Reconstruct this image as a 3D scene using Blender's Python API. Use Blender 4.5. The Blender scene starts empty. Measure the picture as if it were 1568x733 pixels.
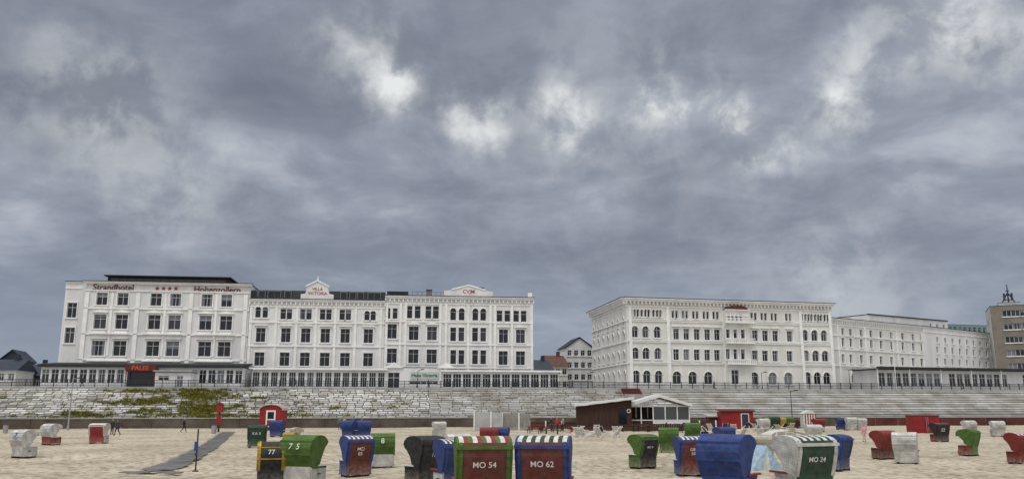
import bpy, math, random
from mathutils import Vector, Matrix, noise
random.seed(7)
R = random.random
def U(a,b): return a+(b-a)*R()
scene = bpy.context.scene
scene.view_settings.view_transform='Standard'
scene.view_settings.look='None'
scene.view_settings.exposure=0
# ------------------------------------------------------------ survey camera
F=1260.0; HOR=622.0; CAMZ=3.05
TH=math.atan((HOR-366.5)/F); CT,ST=math.cos(TH),math.sin(TH)
cam=bpy.data.cameras.new('camera'); camo=bpy.data.objects.new('camera',cam)
scene.collection.objects.link(camo); scene.camera=camo
camo.location=(0,0,CAMZ); camo.rotation_euler=(math.pi/2+TH,0,0)
cam.sensor_width=36; cam.lens=F/1568*36; cam.clip_end=9000; cam.clip_start=0.1
def bearing(px,py):
    u=(px-784)/F; v=(366.5-py)/F
    return Vector((u,CT-v*ST,ST+v*CT))
def X_at(px,Y,z=0.8):
    return (px-784)*(Y*CT+(z-CAMZ)*ST)/F
def gbase(y):
    pts=[(-3000,1.4),(0,1.4),(20,.7),(33,.28),(46,0),(5000,0)]
    for (a,b),(c,d) in zip(pts,pts[1:]):
        if a<=y<=c: return b+(d-b)*(y-a)/(c-a)
    return 0
def gz(x,y):
    z=gbase(y)
    if -90<x<110 and 10<y<140:
        z+=0.10*noise.noise(Vector((x*.09,y*.09,3)))
    return z
# ------------------------------------------------------------ materials
MATS={}
def dust(nt,col_socket,bsdf):
    """wind-blown sand clinging to the lower part of beach furniture"""
    N=nt.nodes; L=nt.links
    tc=N.new('ShaderNodeTexCoord'); sp=N.new('ShaderNodeSeparateXYZ'); L.new(tc.outputs['Object'],sp.inputs[0])
    g=N.new('ShaderNodeMapRange'); g.inputs['From Min'].default_value=.55; g.inputs['From Max'].default_value=.0; g.inputs['To Min'].default_value=.06; g.inputs['To Max'].default_value=.55; L.new(sp.outputs['Z'],g.inputs[0])
    n=N.new('ShaderNodeTexNoise'); n.inputs['Scale'].default_value=7; n.inputs['Detail'].default_value=5; L.new(tc.outputs['Object'],n.inputs['Vector'])
    r=N.new('ShaderNodeMapRange'); r.inputs['From Min'].default_value=.35; r.inputs['From Max'].default_value=.7; r.inputs['To Min'].default_value=.2; r.inputs['To Max'].default_value=1.3; L.new(n.outputs['Fac'],r.inputs[0])
    m=N.new('ShaderNodeMath'); m.operation='MULTIPLY'; m.use_clamp=True; L.new(g.outputs[0],m.inputs[0]); L.new(r.outputs[0],m.inputs[1])
    mx=N.new('ShaderNodeMix'); mx.data_type='RGBA'; L.new(m.outputs[0],mx.inputs['Factor']); L.new(col_socket,mx.inputs['A']); mx.inputs['B'].default_value=(.40,.36,.29,1)
    L.new(mx.outputs['Result'],bsdf.inputs['Base Color'])
def mat(name,col,rough=.7,bump=0,bscale=20,var=0.0,vscale=3.0,spec=.3,metal=0,stretch=None,sandy=False):
    if name in MATS: return MATS[name]
    m=bpy.data.materials.new(name); m.use_nodes=True; nt=m.node_tree; N=nt.nodes; L=nt.links
    b=N['Principled BSDF']; b.inputs['Roughness'].default_value=rough
    b.inputs['Base Color'].default_value=(*col,1); b.inputs['Metallic'].default_value=metal
    b.inputs['Specular IOR Level'].default_value=spec
    tc=N.new('ShaderNodeTexCoord')
    src=tc.outputs['Object']
    if stretch:
        mp=N.new('ShaderNodeMapping'); mp.inputs['Scale'].default_value=stretch
        L.new(src,mp.inputs['Vector']); src=mp.outputs['Vector']
    if var>0:
        n=N.new('ShaderNodeTexNoise'); n.inputs['Scale'].default_value=vscale; n.inputs['Detail'].default_value=4
        L.new(src,n.inputs['Vector'])
        r=N.new('ShaderNodeValToRGB'); r.color_ramp.elements[0].position=.3; r.color_ramp.elements[1].position=.7
        r.color_ramp.elements[0].color=(*[c*(1-var) for c in col],1); r.color_ramp.elements[1].color=(*[min(1,c*(1+var*.5)) for c in col],1)
        L.new(n.outputs['Fac'],r.inputs['Fac']); L.new(r.outputs['Color'],b.inputs['Base Color'])
        if sandy: dust(nt,r.outputs['Color'],b)
    if bump>0:
        n2=N.new('ShaderNodeTexNoise'); n2.inputs['Scale'].default_value=bscale; n2.inputs['Detail'].default_value=3
        L.new(src,n2.inputs['Vector'])
        bp=N.new('ShaderNodeBump'); bp.inputs['Strength'].default_value=bump; bp.inputs['Distance'].default_value=.05
        L.new(n2.outputs['Fac'],bp.inputs['Height']); L.new(bp.outputs['Normal'],b.inputs['Normal'])
    MATS[name]=m; return m
def wicker(name,col):
    key='wicker_'+name
    if key in MATS: return MATS[key]
    m=bpy.data.materials.new(key); m.use_nodes=True; nt=m.node_tree; N=nt.nodes; L=nt.links
    b=N['Principled BSDF']; b.inputs['Roughness'].default_value=.6; b.inputs['Specular IOR Level'].default_value=.25
    tc=N.new('ShaderNodeTexCoord'); sp=N.new('ShaderNodeSeparateXYZ'); L.new(tc.outputs['Object'],sp.inputs[0])
    a=N.new('ShaderNodeMath'); a.operation='MULTIPLY_ADD'; a.inputs[1].default_value=.45; L.new(sp.outputs['Y'],a.inputs[0]); L.new(sp.outputs['X'],a.inputs[2])
    a2=N.new('ShaderNodeMath'); a2.operation='MULTIPLY_ADD'; a2.inputs[1].default_value=.6; L.new(sp.outputs['Y'],a2.inputs[0]); L.new(sp.outputs['Z'],a2.inputs[2])
    cb=N.new('ShaderNodeCombineXYZ'); L.new(a.outputs[0],cb.inputs[0]); L.new(a2.outputs[0],cb.inputs[1])
    br=N.new('ShaderNodeTexBrick'); br.inputs['Scale'].default_value=1
    br.inputs['Brick Width'].default_value=.07; br.inputs['Row Height'].default_value=.035; br.inputs['Mortar Size'].default_value=.005
    br.inputs['Color1'].default_value=(*[min(1,c*1.08) for c in col],1); br.inputs['Color2'].default_value=(*[c*.86 for c in col],1)
    br.inputs['Mortar'].default_value=(*[c*.55 for c in col],1)
    L.new(cb.outputs[0],br.inputs['Vector'])
    n=N.new('ShaderNodeTexNoise'); n.inputs['Scale'].default_value=4; n.inputs['Detail'].default_value=3; L.new(tc.outputs['Object'],n.inputs['Vector'])
    mr=N.new('ShaderNodeMapRange'); mr.inputs['From Min'].default_value=.3; mr.inputs['From Max'].default_value=.7; mr.inputs['To Min'].default_value=.62; mr.inputs['To Max'].default_value=1.15; L.new(n.outputs['Fac'],mr.inputs[0])
    mx=N.new('ShaderNodeMix'); mx.data_type='RGBA'; mx.blend_type='MULTIPLY'; mx.inputs['Factor'].default_value=1
    L.new(br.outputs['Color'],mx.inputs['A']); L.new(mr.outputs[0],mx.inputs['B']); dust(nt,mx.outputs['Result'],b)
    bp=N.new('ShaderNodeBump'); bp.inputs['Strength'].default_value=.5; bp.inputs['Distance'].default_value=.015; bp.invert=True
    L.new(br.outputs['Fac'],bp.inputs['Height']); L.new(bp.outputs['Normal'],b.inputs['Normal'])
    MATS[key]=m; return m
ST3=(1,1,.22)
stucco=mat('white_stucco',(.65,.655,.665),.85,.3,6,.17,.55,stretch=ST3)
stucco2=mat('white_stucco_cool',(.69,.69,.695),.85,.3,6,.16,.6,stretch=ST3)
stuccoR=mat('warm_white_stucco',(.68,.67,.64),.85,.3,6,.18,.5,stretch=ST3)
stucco3=mat('cream_stucco',(.60,.60,.56),.85,.3,6,.12,.4)
trimm=mat('trim_paint',(.80,.80,.79),.7,0,1,.12,.8)
framew=mat('window_frame_paint',(.66,.67,.68),.5)
glassA=mat('window_glass_dark',(.008,.011,.017),.07,spec=.35)
glassB=mat('window_glass_mid',(.025,.03,.042),.1,spec=.4)
glassC=mat('window_glass_curtain',(.15,.165,.19),.25,spec=.5)
roofd=mat('dark_roof_felt',(.03,.032,.037),.8,.2,5,.3,.6)
roofs=mat('slate_roof',(.025,.033,.055),.6,.3,8,.3,1)
roofr=mat('clay_roof',(.12,.055,.042),.8,.3,8,.3,1)
darkm=mat('dark_iron',(.028,.03,.036),.5)
greym=mat('galvanised_steel',(.32,.33,.35),.5,metal=.5)
redm=mat('red_paint',(.25,.016,.016),.55,.1,10,.3,2)
redsign=mat('red_sign_paint',(.35,.02,.02),.5)
maroon=mat('maroon_paint',(.09,.02,.02),.6)
woodb=mat('brown_wood',(.06,.03,.022),.8,.3,12,.35,2,stretch=(4,4,.4))
woodg=mat('weathered_wood',(.26,.25,.23),.85,.3,12,.3,2,stretch=(4,4,.5))
conc=mat('concrete',(.33,.325,.31),.9,.4,5,.25,.8)
brownwall=mat('stained_concrete',(.10,.08,.065),.9,.5,4,.5,.5)
pave=mat('promenade_paving',(.30,.29,.28),.9,.2,5,.15,1)
whitep=mat('white_paint',(.74,.74,.73),.5,.1,10,.1,2)
greyw=mat('light_grey_cladding',(.40,.41,.41),.7,.1,8,.2,1)
brownblock=mat('tower_brown_render',(.20,.18,.155),.85,.2,5,.2,.5)
skinm=mat('skin',(.42,.25,.18),.6)
# ------------------------------------------------------------ mesh builder
I4=Matrix.Identity(4)
class MB:
    def __init__(s): s.v=[]; s.f=[]
    def face(s,pts,M=I4):
        i=len(s.v)
        for p in pts: s.v.append(M@Vector(p))
        s.f.append(tuple(range(i,i+len(pts))))
    def box(s,x0,x1,y0,y1,z0,z1,M=I4):
        i=len(s.v)
        for x,y,z in ((x0,y0,z0),(x1,y0,z0),(x1,y1,z0),(x0,y1,z0),(x0,y0,z1),(x1,y0,z1),(x1,y1,z1),(x0,y1,z1)):
            s.v.append(M@Vector((x,y,z)))
        for f in ((0,3,2,1),(4,5,6,7),(0,1,5,4),(1,2,6,5),(2,3,7,6),(3,0,4,7)): s.f.append(tuple(i+k for k in f))
    def extr(s,pts,x0,x1,M=I4):
        i=len(s.v); n=len(pts)
        for x in (x0,x1):
            for y,z in pts: s.v.append(M@Vector((x,y,z)))
        s.f.append(tuple(i+k for k in range(n-1,-1,-1))); s.f.append(tuple(i+n+k for k in range(n)))
        for k in range(n):
            j=(k+1)%n; s.f.append((i+k,i+j,i+n+j,i+n+k))
    def extry(s,pts,y0,y1,M=I4):
        i=len(s.v); n=len(pts)
        for y in (y0,y1):
            for x,z in pts: s.v.append(M@Vector((x,y,z)))
        s.f.append(tuple(i+k for k in range(n))); s.f.append(tuple(i+n+k for k in range(n-1,-1,-1)))
        for k in range(n):
            j=(k+1)%n; s.f.append((i+j,i+k,i+n+k,i+n+j))
    def extrz(s,pts,z0,z1,M=I4):
        i=len(s.v); n=len(pts)
        for z in (z0,z1):
            for x,y in pts: s.v.append(M@Vector((x,y,z)))
        s.f.append(tuple(i+k for k in range(n-1,-1,-1))); s.f.append(tuple(i+n+k for k in range(n)))
        for k in range(n):
            j=(k+1)%n; s.f.append((i+k,i+j,i+n+j,i+n+k))
    def cyl(s,p0,p1,r0,r1,n=8,M=I4):
        p0=M@Vector(p0); p1=M@Vector(p1); d=(p1-p0).normalized()
        a=d.orthogonal().normalized(); b=d.cross(a); i=len(s.v)
        for p,r in ((p0,r0),(p1,r1)):
            for k in range(n):
                t=2*math.pi*k/n; s.v.append(p+a*(r*math.cos(t))+b*(r*math.sin(t)))
        for k in range(n):
            j=(k+1)%n; s.f.append((i+k,i+j,i+n+j,i+n+k))
        s.f.append(tuple(i+k for k in range(n-1,-1,-1))); s.f.append(tuple(i+n+k for k in range(n)))
    def ball(s,c,r,M=I4,n=8,sz=1):
        i=len(s.v); m=n//2+1
        for a in range(m+1):
            ph=math.pi*a/m
            for k in range(n):
                t=2*math.pi*k/n
                s.v.append(M@Vector((c[0]+r*math.sin(ph)*math.cos(t),c[1]+r*math.sin(ph)*math.sin(t),c[2]+sz*r*math.cos(ph))))
        for a in range(m):
            for k in range(n):
                j=(k+1)%n; s.f.append((i+a*n+k,i+a*n+n+k,i+a*n+n+j,i+a*n+j))
class Asm:
    def __init__(s,name,M=I4): s.name=name; s.M=M; s.parts={}; s.extra=[]
    def p(s,name,m):
        if name not in s.parts: s.parts[name]=(MB(),m)
        return s.parts[name][0]
    def text(s,body,size,TM,m,ext=.004,name='lettering'): s.extra.append((body,size,TM,m,ext,name))
    def done(s):
        e=bpy.data.objects.new(s.name,None); scene.collection.objects.link(e); e.matrix_world=s.M
        e.empty_display_size=.3
        for n,(mb,m) in s.parts.items():
            if not mb.f: continue
            me=bpy.data.meshes.new(n); me.from_pydata(mb.v,[],mb.f); me.update(); me.materials.append(m)
            o=bpy.data.objects.new(n,me); scene.collection.objects.link(o); o.parent=e
        for body,size,TM,m,ext,nm in s.extra:
            c=bpy.data.curves.new('t','FONT'); c.body=body; c.size=size; c.extrude=ext; c.align_x='CENTER'; c.align_y='CENTER'; c.offset=size*.006
            o=bpy.data.objects.new('tmp',c); scene.collection.objects.link(o)
            me=bpy.data.meshes.new_from_object(o.evaluated_get(bpy.context.evaluated_depsgraph_get()))
            bpy.data.objects.remove(o); me.materials.clear(); me.materials.append(m)
            o=bpy.data.objects.new(nm,me); scene.collection.objects.link(o); o.parent=e; o.matrix_local=TM
        return e
def single(name,mb,m):
    me=bpy.data.meshes.new(name); me.from_pydata(mb.v,[],mb.f); me.update()
    me.materials.append(m); o=bpy.data.objects.new(name,me); scene.collection.objects.link(o); return o
# ------------------------------------------------------------ walls with real openings
class Wall:
    def __init__(s,A,B):
        s.A=Vector((A[0],A[1],0)); s.B=Vector((B[0],B[1],0)); d=s.B-s.A; s.L=d.length; d.normalize()
        n=Vector((-d.y,d.x,0)); s.d=d; s.n=n
        s.M=Matrix(((d.x,n.x,0,s.A.x),(d.y,n.y,0,s.A.y),(0,0,1,0),(0,0,0,1)))
    def xz(s,px,py):
        r=bearing(px,py); c=Vector((0,0,CAMZ)); t=(s.A-c).dot(s.n)/r.dot(s.n); P=c+r*t
        return (P-s.A).dot(s.d),P.z,t
    def off(s,dist):
        return Wall(s.A-s.n*dist,s.B-s.n*dist)
def pt(px,Y): return (X_at(px,Y,6.0),Y)
def row(W,pxr,pyt,pyb,pxs,wpx,**st):
    zt=W.xz(pxr,pyt)[1]; zb=W.xz(pxr,pyb)[1]; out=[]
    for q in pxs:
        x,_,t=W.xz(q,(pyt+pyb)/2); w=wpx*t/F
        out.append(dict(x0=x-w/2,x1=x+w/2,z0=zb,z1=zt,**st))
    return out
def facade(a,M,x0,x1,z0,z1,ops,wm,wname='walls',depth=.38):
    w=a.p(wname,wm)
    zs=sorted(set([z0,z1]+[o['z0'] for o in ops]+[o['z1'] for o in ops])); zs=[z for z in zs if z0<=z<=z1]
    for za,zb in zip(zs,zs[1:]):
        if zb-za<1e-4: continue
        zm=(za+zb)/2; act=sorted([(o['x0'],o['x1']) for o in ops if o['z0']<zm<o['z1']])
        x=x0
        for p,q in act:
            if p>x: w.face([(x,0,za),(p,0,za),(p,0,zb),(x,0,zb)],M)
            x=max(x,q)
        if x<x1: w.face([(x,0,za),(x1,0,za),(x1,0,zb),(x,0,zb)],M)
    for o in ops: opening(a,M,o,w,depth)
def opening(a,M,o,w,d=.38):
    X0,X1,Z0,Z1=o['x0'],o['x1'],o['z0'],o['z1']; W=X1-X0; arch=o.get('arch',0); gl=o.get('gd',.32)
    w.face([(X0,0,Z0),(X1,0,Z0),(X1,d,Z0),(X0,d,Z0)],M)
    sp=Z1-W/2 if arch else Z1
    w.face([(X0,0,Z0),(X0,d,Z0),(X0,d,sp),(X0,0,sp)],M); w.face([(X1,0,Z0),(X1,0,sp),(X1,d,sp),(X1,d,Z0)],M)
    xc=(X0+X1)/2
    if arch:
        n=8; A=[(xc-W/2*math.cos(math.pi*k/n),sp+W/2*math.sin(math.pi*k/n)) for k in range(n+1)]
        for k in range(n):
            p,q=A[k],A[k+1]; cx=X0 if k<n/2 else X1
            w.face([(cx,0,Z1),(p[0],0,p[1]),(q[0],0,q[1])],M)
            w.face([(p[0],0,p[1]),(p[0],d,p[1]),(q[0],d,q[1]),(q[0],0,q[1])],M)
    else: w.face([(X0,0,Z1),(X0,d,Z1),(X1,d,Z1),(X1,0,Z1)],M)
    r=R(); g=('glass_dark',glassA) if r<.6 else (('glass_mid',glassB) if r<.88 else ('glass_curtain',glassC))
    if o.get('dark'): g=('glass_dark',glassA)
    G=a.p(*g); G.face([(X0,gl,Z0),(X1,gl,Z0),(X1,gl,Z1),(X0,gl,Z1)],M)
    if not o.get('dark') and R()<.4:
        c=a.p('curtains',glassC); h=U(.15,.5)*(Z1-Z0)
        if R()<.6: c.face([(X0+.08,gl-.012,Z1-h),(X1-.08,gl-.012,Z1-h),(X1-.08,gl-.012,Z1-.05),(X0+.08,gl-.012,Z1-.05)],M)
        else:
            for p,q in ((X0+.08,X0+W*.25),(X1-W*.25,X1-.08)): c.face([(p,gl-.012,Z0+.05),(q,gl-.012,Z0+.05),(q,gl-.012,Z1-.05),(p,gl-.012,Z1-.05)],M)
    fr=a.p('window_frames',o.get('fm',framew)); t=o.get('ft',.065); ya,yb=gl-.09,gl-.02
    fr.box(X0,X0+t,ya,yb,Z0,Z1,M); fr.box(X1-t,X1,ya,yb,Z0,Z1,M)
    fr.box(X0+t,X1-t,ya,yb,Z0,Z0+t,M); fr.box(X0+t,X1-t,ya,yb,Z1-t,Z1,M)
    nm=o.get('mull',1)
    for k in range(nm):
        x=X0+W*(k+1)/(nm+1); fr.box(x-t/2,x+t/2,ya+.01,yb-.003,Z0+t,Z1-t,M)
    if o.get('tran',1):
        z=Z0+(Z1-Z0)*.68; fr.box(X0+t,X1-t,ya+.015,yb-.006,z-t/2,z+t/2,M)
    tr=a.p('trim',trimm); s=o.get('sur','plain'); k=.16
    if s!='none':
        tr.box(X0-k-.1,X1+k+.1,-.2,.04,Z0-.2,Z0-.02,M)
    if s in('hood','ped','frame'):
        tr.box(X0-k,X0-.01,-.10,.03,Z0-.02,Z1,M); tr.box(X1+.01,X1+k,-.10,.03,Z0-.02,Z1,M)
        tr.box(X0-k,X1+k,-.12,.03,Z1+.003,Z1+.2,M)
    if s=='hood': tr.box(X0-k-.15,X1+k+.15,-.42,.03,Z1+.36,Z1+.50,M)
    if s=='ped':
        tr.box(X0-k-.15,X1+k+.15,-.38,.03,Z1+.30,Z1+.42,M)
        tr.extry([(X0-k-.15,Z1+.423),(X1+k+.15,Z1+.423),(xc,Z1+.85)],-.30,.03,M)
    if arch and s!='none':
        n=8; r0=W/2+.02; r1=W/2+.2
        for q in range(n):
            t0,t1=math.pi*q/n,math.pi*(q+1)/n
            P=[(xc-r0*math.cos(t0),sp+r0*math.sin(t0)),(xc-r1*math.cos(t0),sp+r1*math.sin(t0)),(xc-r1*math.cos(t1),sp+r1*math.sin(t1)),(xc-r0*math.cos(t1),sp+r0*math.sin(t1))]
            tr.extry(P[::-1],-.12,.03,M)
def body(a,M,x0,x1,dep,z0,z1,wm,roofm=roofd,left=True,right=True,wn='walls'):
    w=a.p(wn,wm)
    if left: w.face([(x0,0,z0),(x0,0,z1),(x0,dep,z1),(x0,dep,z0)],M)
    if right: w.face([(x1,0,z0),(x1,dep,z0),(x1,dep,z1),(x1,0,z1)],M)
    w.face([(x0,dep,z0),(x0,dep,z1),(x1,dep,z1),(x1,dep,z0)],M)
    a.p('roof',roofm).box(x0-.05,x1+.05,.1,dep+.05,z1-.02,z1+.16,M)
def cornice(a,M,x0,x1,z,proj=.7,h=.5,brackets=True,cap=True,ov=.4,wm=trimm,frieze=True):
    t=a.p('cornice',wm)
    t.box(x0-ov,x1+ov,-proj,.06,z-h*.35,z,M)
    t.box(x0-ov*.6,x1+ov*.6,-proj*.6,.05,z-h,z-h*.35-.003,M)
    if frieze: t.box(x0-.05,x1+.05,-.14,.04,z-h-1.0,z-h-.8,M)
    if brackets:
        n=int((x1-x0)/.8); 
        for k in range(n+1):
            x=x0+(x1-x0)*k/max(1,n); t.box(x-.12,x+.12,-proj*.5,.045,z-h-.55,z-h-.003,M)
    if cap: a.p('roof_edge',roofd).box(x0-ov-.05,x1+ov+.05,-proj-.06,.3,z+.003,z+.13,M)
def course(a,M,x0,x1,z,h=.22,p=.20): a.p('trim',trimm).box(x0,x1,-p,.04,z,z+h,M)
def pil(a,M,x,z0,z1,w=.6,p=.15): a.p('pilasters',trimm).box(x-w/2,x+w/2,-p,.035,z0,z1,M)
def textM(W,px,py,out=.1):
    x,z,_=W.xz(px,py); P=W.A+W.d*x-W.n*out; n=-W.n
    return Matrix(((W.d.x,0,n.x,P.x),(W.d.y,0,n.y,P.y),(0,1,0,z),(0,0,0,1)))
ZP=6.0
def lineP(px,a=156.5,b=.13):
    Y=a
    for _ in range(30): Y=a+b*X_at(px,Y,ZP)
    return (X_at(px,Y,ZP),Y)
# ============================================================ LEFT HOTEL
H1=Asm('seaside_hotel_building')
W=Wall(lineP(116),lineP(374)); M=W.M; L=W.L
zt=W.xz(250,433)[1]
ops=[]
ops+=row(W,250,449,468,[156,188,239,269,317,347],16,sur='frame')
ops+=row(W,250,482,504,[153,186,236,267,314.5,346],18,sur='ped')
ops+=row(W,250,522,545,[150,183,233.5,264,313,343],19,sur='hood')
facade(H1,M,0,L,ZP,zt,ops,stucco)
body(H1,M,0,L,14,ZP,zt,stucco)
cornice(H1,M,0,L,zt,.8,.4,brackets=False,frieze=False)
for py in (446.8,474,513,552):
    course(H1,M,0,L,W.xz(250,py)[1])
for q in (118,208,290,374):
    x=W.xz(q,500)[0]; x=min(max(x,.35),L-.35); pil(H1,M,x,ZP,zt-1.9,.7,.2)
for o in ops:
    H1.p('trim',trimm).box(o['x0']-.05,o['x1']+.05,-.07,.03,o['z0']-.75,o['z0']-.3,M)
for g in ((0,1),(2,3),(4,5)):
    for r0 in (6,12):
        a0,a1=ops[r0+g[0]],ops[r0+g[1]]
        H1.p('balcony_slabs',trimm).box(a0['x0']-.5,a1['x1']+.5,-.5,.03,a0['z0']-.98,a0['z0']-.8,M)
    a0,a1=ops[g[0]],ops[g[1]]
    H1.p('pilasters',trimm).box((a0['x1']+a1['x0'])/2-.2,(a0['x1']+a1['x0'])/2+.2,-.1,.03,ops[12]['z0'],ops[0]['z1'],M)
Wl=Wall(lineP(84,157.6),lineP(117.5,157.6)); zl=Wl.xz(100,431)[1]
ol=row(Wl,108,463,486,[110],14,sur='frame')+row(Wl,108,501,525,[106.5],14,sur='frame')
facade(H1,Wl.M,0,Wl.L,ZP,zl,ol,stucco); body(H1,Wl.M,0,Wl.L,12,ZP,zl,stucco,right=False)
cornice(H1,Wl.M,0,Wl.L-.9,zl,.25,.25,False,True,.1)
Wp=W.off(-3.5); xa=Wp.xz(165,428)[0]; xb=Wp.xz(350,428)[0]; zp=Wp.xz(250,424.5)[1]
ph=H1.p('penthouse',roofd); ph.box(xa,xb,0,7,zt+.17,zp,Wp.M)
g=H1.p('glass_mid',glassB)
for k in range(14):
    x=xa+.6+(xb-xa-1)*k/14; g.box(x,x+1.4,-.04,.1,zt+.5,zp-.35,Wp.M)
ph.box(xa-.5,xb+.5,-.7,7.3,zp+.003,zp+.2,Wp.M)
sgn=mat('sign_letters_brown',(.10,.02,.02),.6)
H1.text('Strandhotel',1.5,textM(W,174,440.0,.08),sgn,.05)
H1.text('Hohenzollern',1.5,textM(W,333,443.6,.08),sgn,.05)
for q in (241,250.5,260,269.5):
    x,z,_=W.xz(q,441.5); pts=[]
    for k in range(10):
        r=.42 if k%2==0 else .18; t=math.pi/2+k*math.pi/5; pts.append((x+r*math.cos(t),z+r*math.sin(t)))
    H1.p('stars',redsign).extry(pts[::-1],-.12,-.01,M)
Wv=Wall(lineP(60,149),lineP(371,149)); zv=Wv.xz(220,562)[1]
ov=[]
n=22
for k in range(n):
    if 9<=k<=12: continue
    x=Wv.L*(k+.5)/n; w=Wv.L/n-.30
    ov.append(dict(x0=x-w/2,x1=x+w/2,z0=ZP+.9,z1=zv-.35,sur='none',mull=1,tran=1,gd=.15))
facade(H1,Wv.M,0,Wv.L,ZP,zv,ov,stucco2,'veranda_walls',.2)
body(H1,Wv.M,0,Wv.L,7.2,ZP,zv,stucco2,wn='veranda_walls')
H1.p('veranda_roof',roofd).extr([(-.7,zv),(7.2,zv+.9),(7.2,zv+1.1),(-.7,zv+.45)],-.4,Wv.L+.2,Wv.M)
xs0=Wv.xz(196,567)[0]; xs1=Wv.xz(243,567)[0]
H1.p('entrance_opening',glassA).box(xs0,xs1,-.15,-.02,ZP,zv-.2,Wv.M)
H1.p('sign_board',maroon).box(xs0,xs1,-1.5,-1.2,zv-.55,zv+.45,Wv.M)
H1.p('sign_awning',redm).extr([(-1.2,zv-.75),(-.75,zv-.3),(-.75,zv+.0),(-1.2,zv+.3)],xs0,xs1,Wv.M)
H1.text('PALEE',1.05,textM(Wv,219,563.8,1.53),mat('sign_letter_red_light',(.55,.10,.08),.5),.02)
for q in (xs0+.15,xs1-.15): H1.p('porch_posts',redm).cyl((q,-1.3,ZP),(q,-1.3,zv-.75),.08,.08,8,Wv.M)
H1.done()
K=Asm('white_kiosk'); Wk=Wall(lineP(236,143),lineP(291,143)); zk=Wk.xz(260,570)[1]
facade(K,Wk.M,0,Wk.L,ZP,zk,[dict(x0=.5,x1=2.2,z0=ZP+1.2,z1=zk-.5,sur='none',gd=.15),dict(x0=3.4,x1=4.4,z0=ZP+.1,z1=zk-.5,sur='none',gd=.15)],stucco2,depth=.2)
body(K,Wk.M,0,Wk.L,4,ZP,zk,stucco2,roofm=greyw); K.p('roof',greyw).box(-.3,Wk.L+.3,-.5,4.2,zk+.17,zk+.36,Wk.M)
K.done()
# ============================================================ VILLA
V=Asm('seaside_villa_building')
W=Wall(lineP(374.6),lineP(586)); M=W.M; L=W.L; zt=W.xz(480,459)[1]
ops=row(W,480,470,487,[395,406],8,arch=1,mull=0)+row(W,480,474.5,489,[562,571.5],8,arch=1,mull=0)
ops+=row(W,480,473,489,[433.5,443,463.5,473,494,503.5,524,533.5],8.3,mull=0,sur='plain')
ops+=row(W,480,502.5,524,[399,437.5,468,498,528.5,564],14,sur='hood')
ops+=row(W,480,539.5,560,[397,435.5,466.5,497,528,563.5],14.5,sur='frame')
for o in ops: o['ft']=.045; o['dark']=R()<.6
facade(V,M,0,L,ZP,zt,ops,stucco2); body(V,M,0,L,13,ZP,zt,stucco2)
cornice(V,M,0,L,zt,.6,.45,ov=.02)
for py in (495,531,566): course(V,M,0,L,W.xz(480,py)[1])
for q in (378,422,454,483.5,513,544,583): x=W.xz(q,500)[0]; pil(V,M,min(max(x,.3),L-.3),ZP,zt-1.5,.45,.13)
zm=W.xz(480,443.5)[1]
V.p('mansard_roof',roofd).extr([(.6,zt+.14),(12,zt+.14),(11,zm),(1.5,zm)],.2,L-.1,M)
dfr=mat('dormer_frame_grey',(.14,.15,.16),.6)
for q in (388,400,414,424,440,526,540,552,568,578):
    x=W.xz(q,450)[0]
    V.p('dormer_frames',dfr).box(x-.65,x+.65,.75,1.5,zt+.35,zm-.15,M); V.p('dormer_glass',glassA).box(x-.5,x+.5,.70,.749,zt+.5,zm-.3,M)
x0=W.xz(461,450)[0]; x1=W.xz(511,450)[0]; xc=(x0+x1)/2; za=W.xz(486,441)[1]; zb=W.xz(486,431)[1]
V.p('gable',stucco2).extry([(x0,zt+.0),(x1,zt+.0),(x1,zt+1.0),(x1-.8,zt+1.15),(x1-1.1,za+.2),(xc,zb),(x0+1.1,za+.2),(x0+.8,zt+1.15),(x0,zt+1.0)],-.35,.5,M)
V.p('trim',trimm).extry([(x0+.8,za+.15),(xc,zb+.02),(x1-.8,za+.15),(x1-.8,za+.38),(xc,zb+.3),(x0+.8,za+.38)],-.55,-.36,M)
V.p('finial',trimm).cyl((xc,-.3,zb+.2),(xc,-.3,zb+1.0),.14,.04,8,M)
V.text('VILLA',.78,textM(W,486.5,443,.38),redsign,.02); V.text('VICTORIA',.78,textM(W,486.5,449.5,.38),redsign,.02)
Wv=Wall(lineP(384,152),lineP(590,152)); zv=Wv.xz(480,566)[1]; n=15; ov=[]
for k in range(n):
    x=Wv.L*(k+.5)/n; w=Wv.L/n-.38; ov.append(dict(x0=x-w/2,x1=x+w/2,z0=ZP+.5,z1=zv-.4,sur='none',mull=2,tran=1,gd=.15,dark=R()<.7,ft=.05))
facade(V,Wv.M,0,Wv.L,ZP,zv,ov,stucco2,'veranda_walls',.2); body(V,Wv.M,0,Wv.L,4.3,ZP,zv,stucco2,roofm=greyw,wn='veranda_walls')
V.p('veranda_eaves',trimm).box(-.4,Wv.L+.3,-.7,.2,zv+.003,zv+.35,Wv.M)
V.done()
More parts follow.
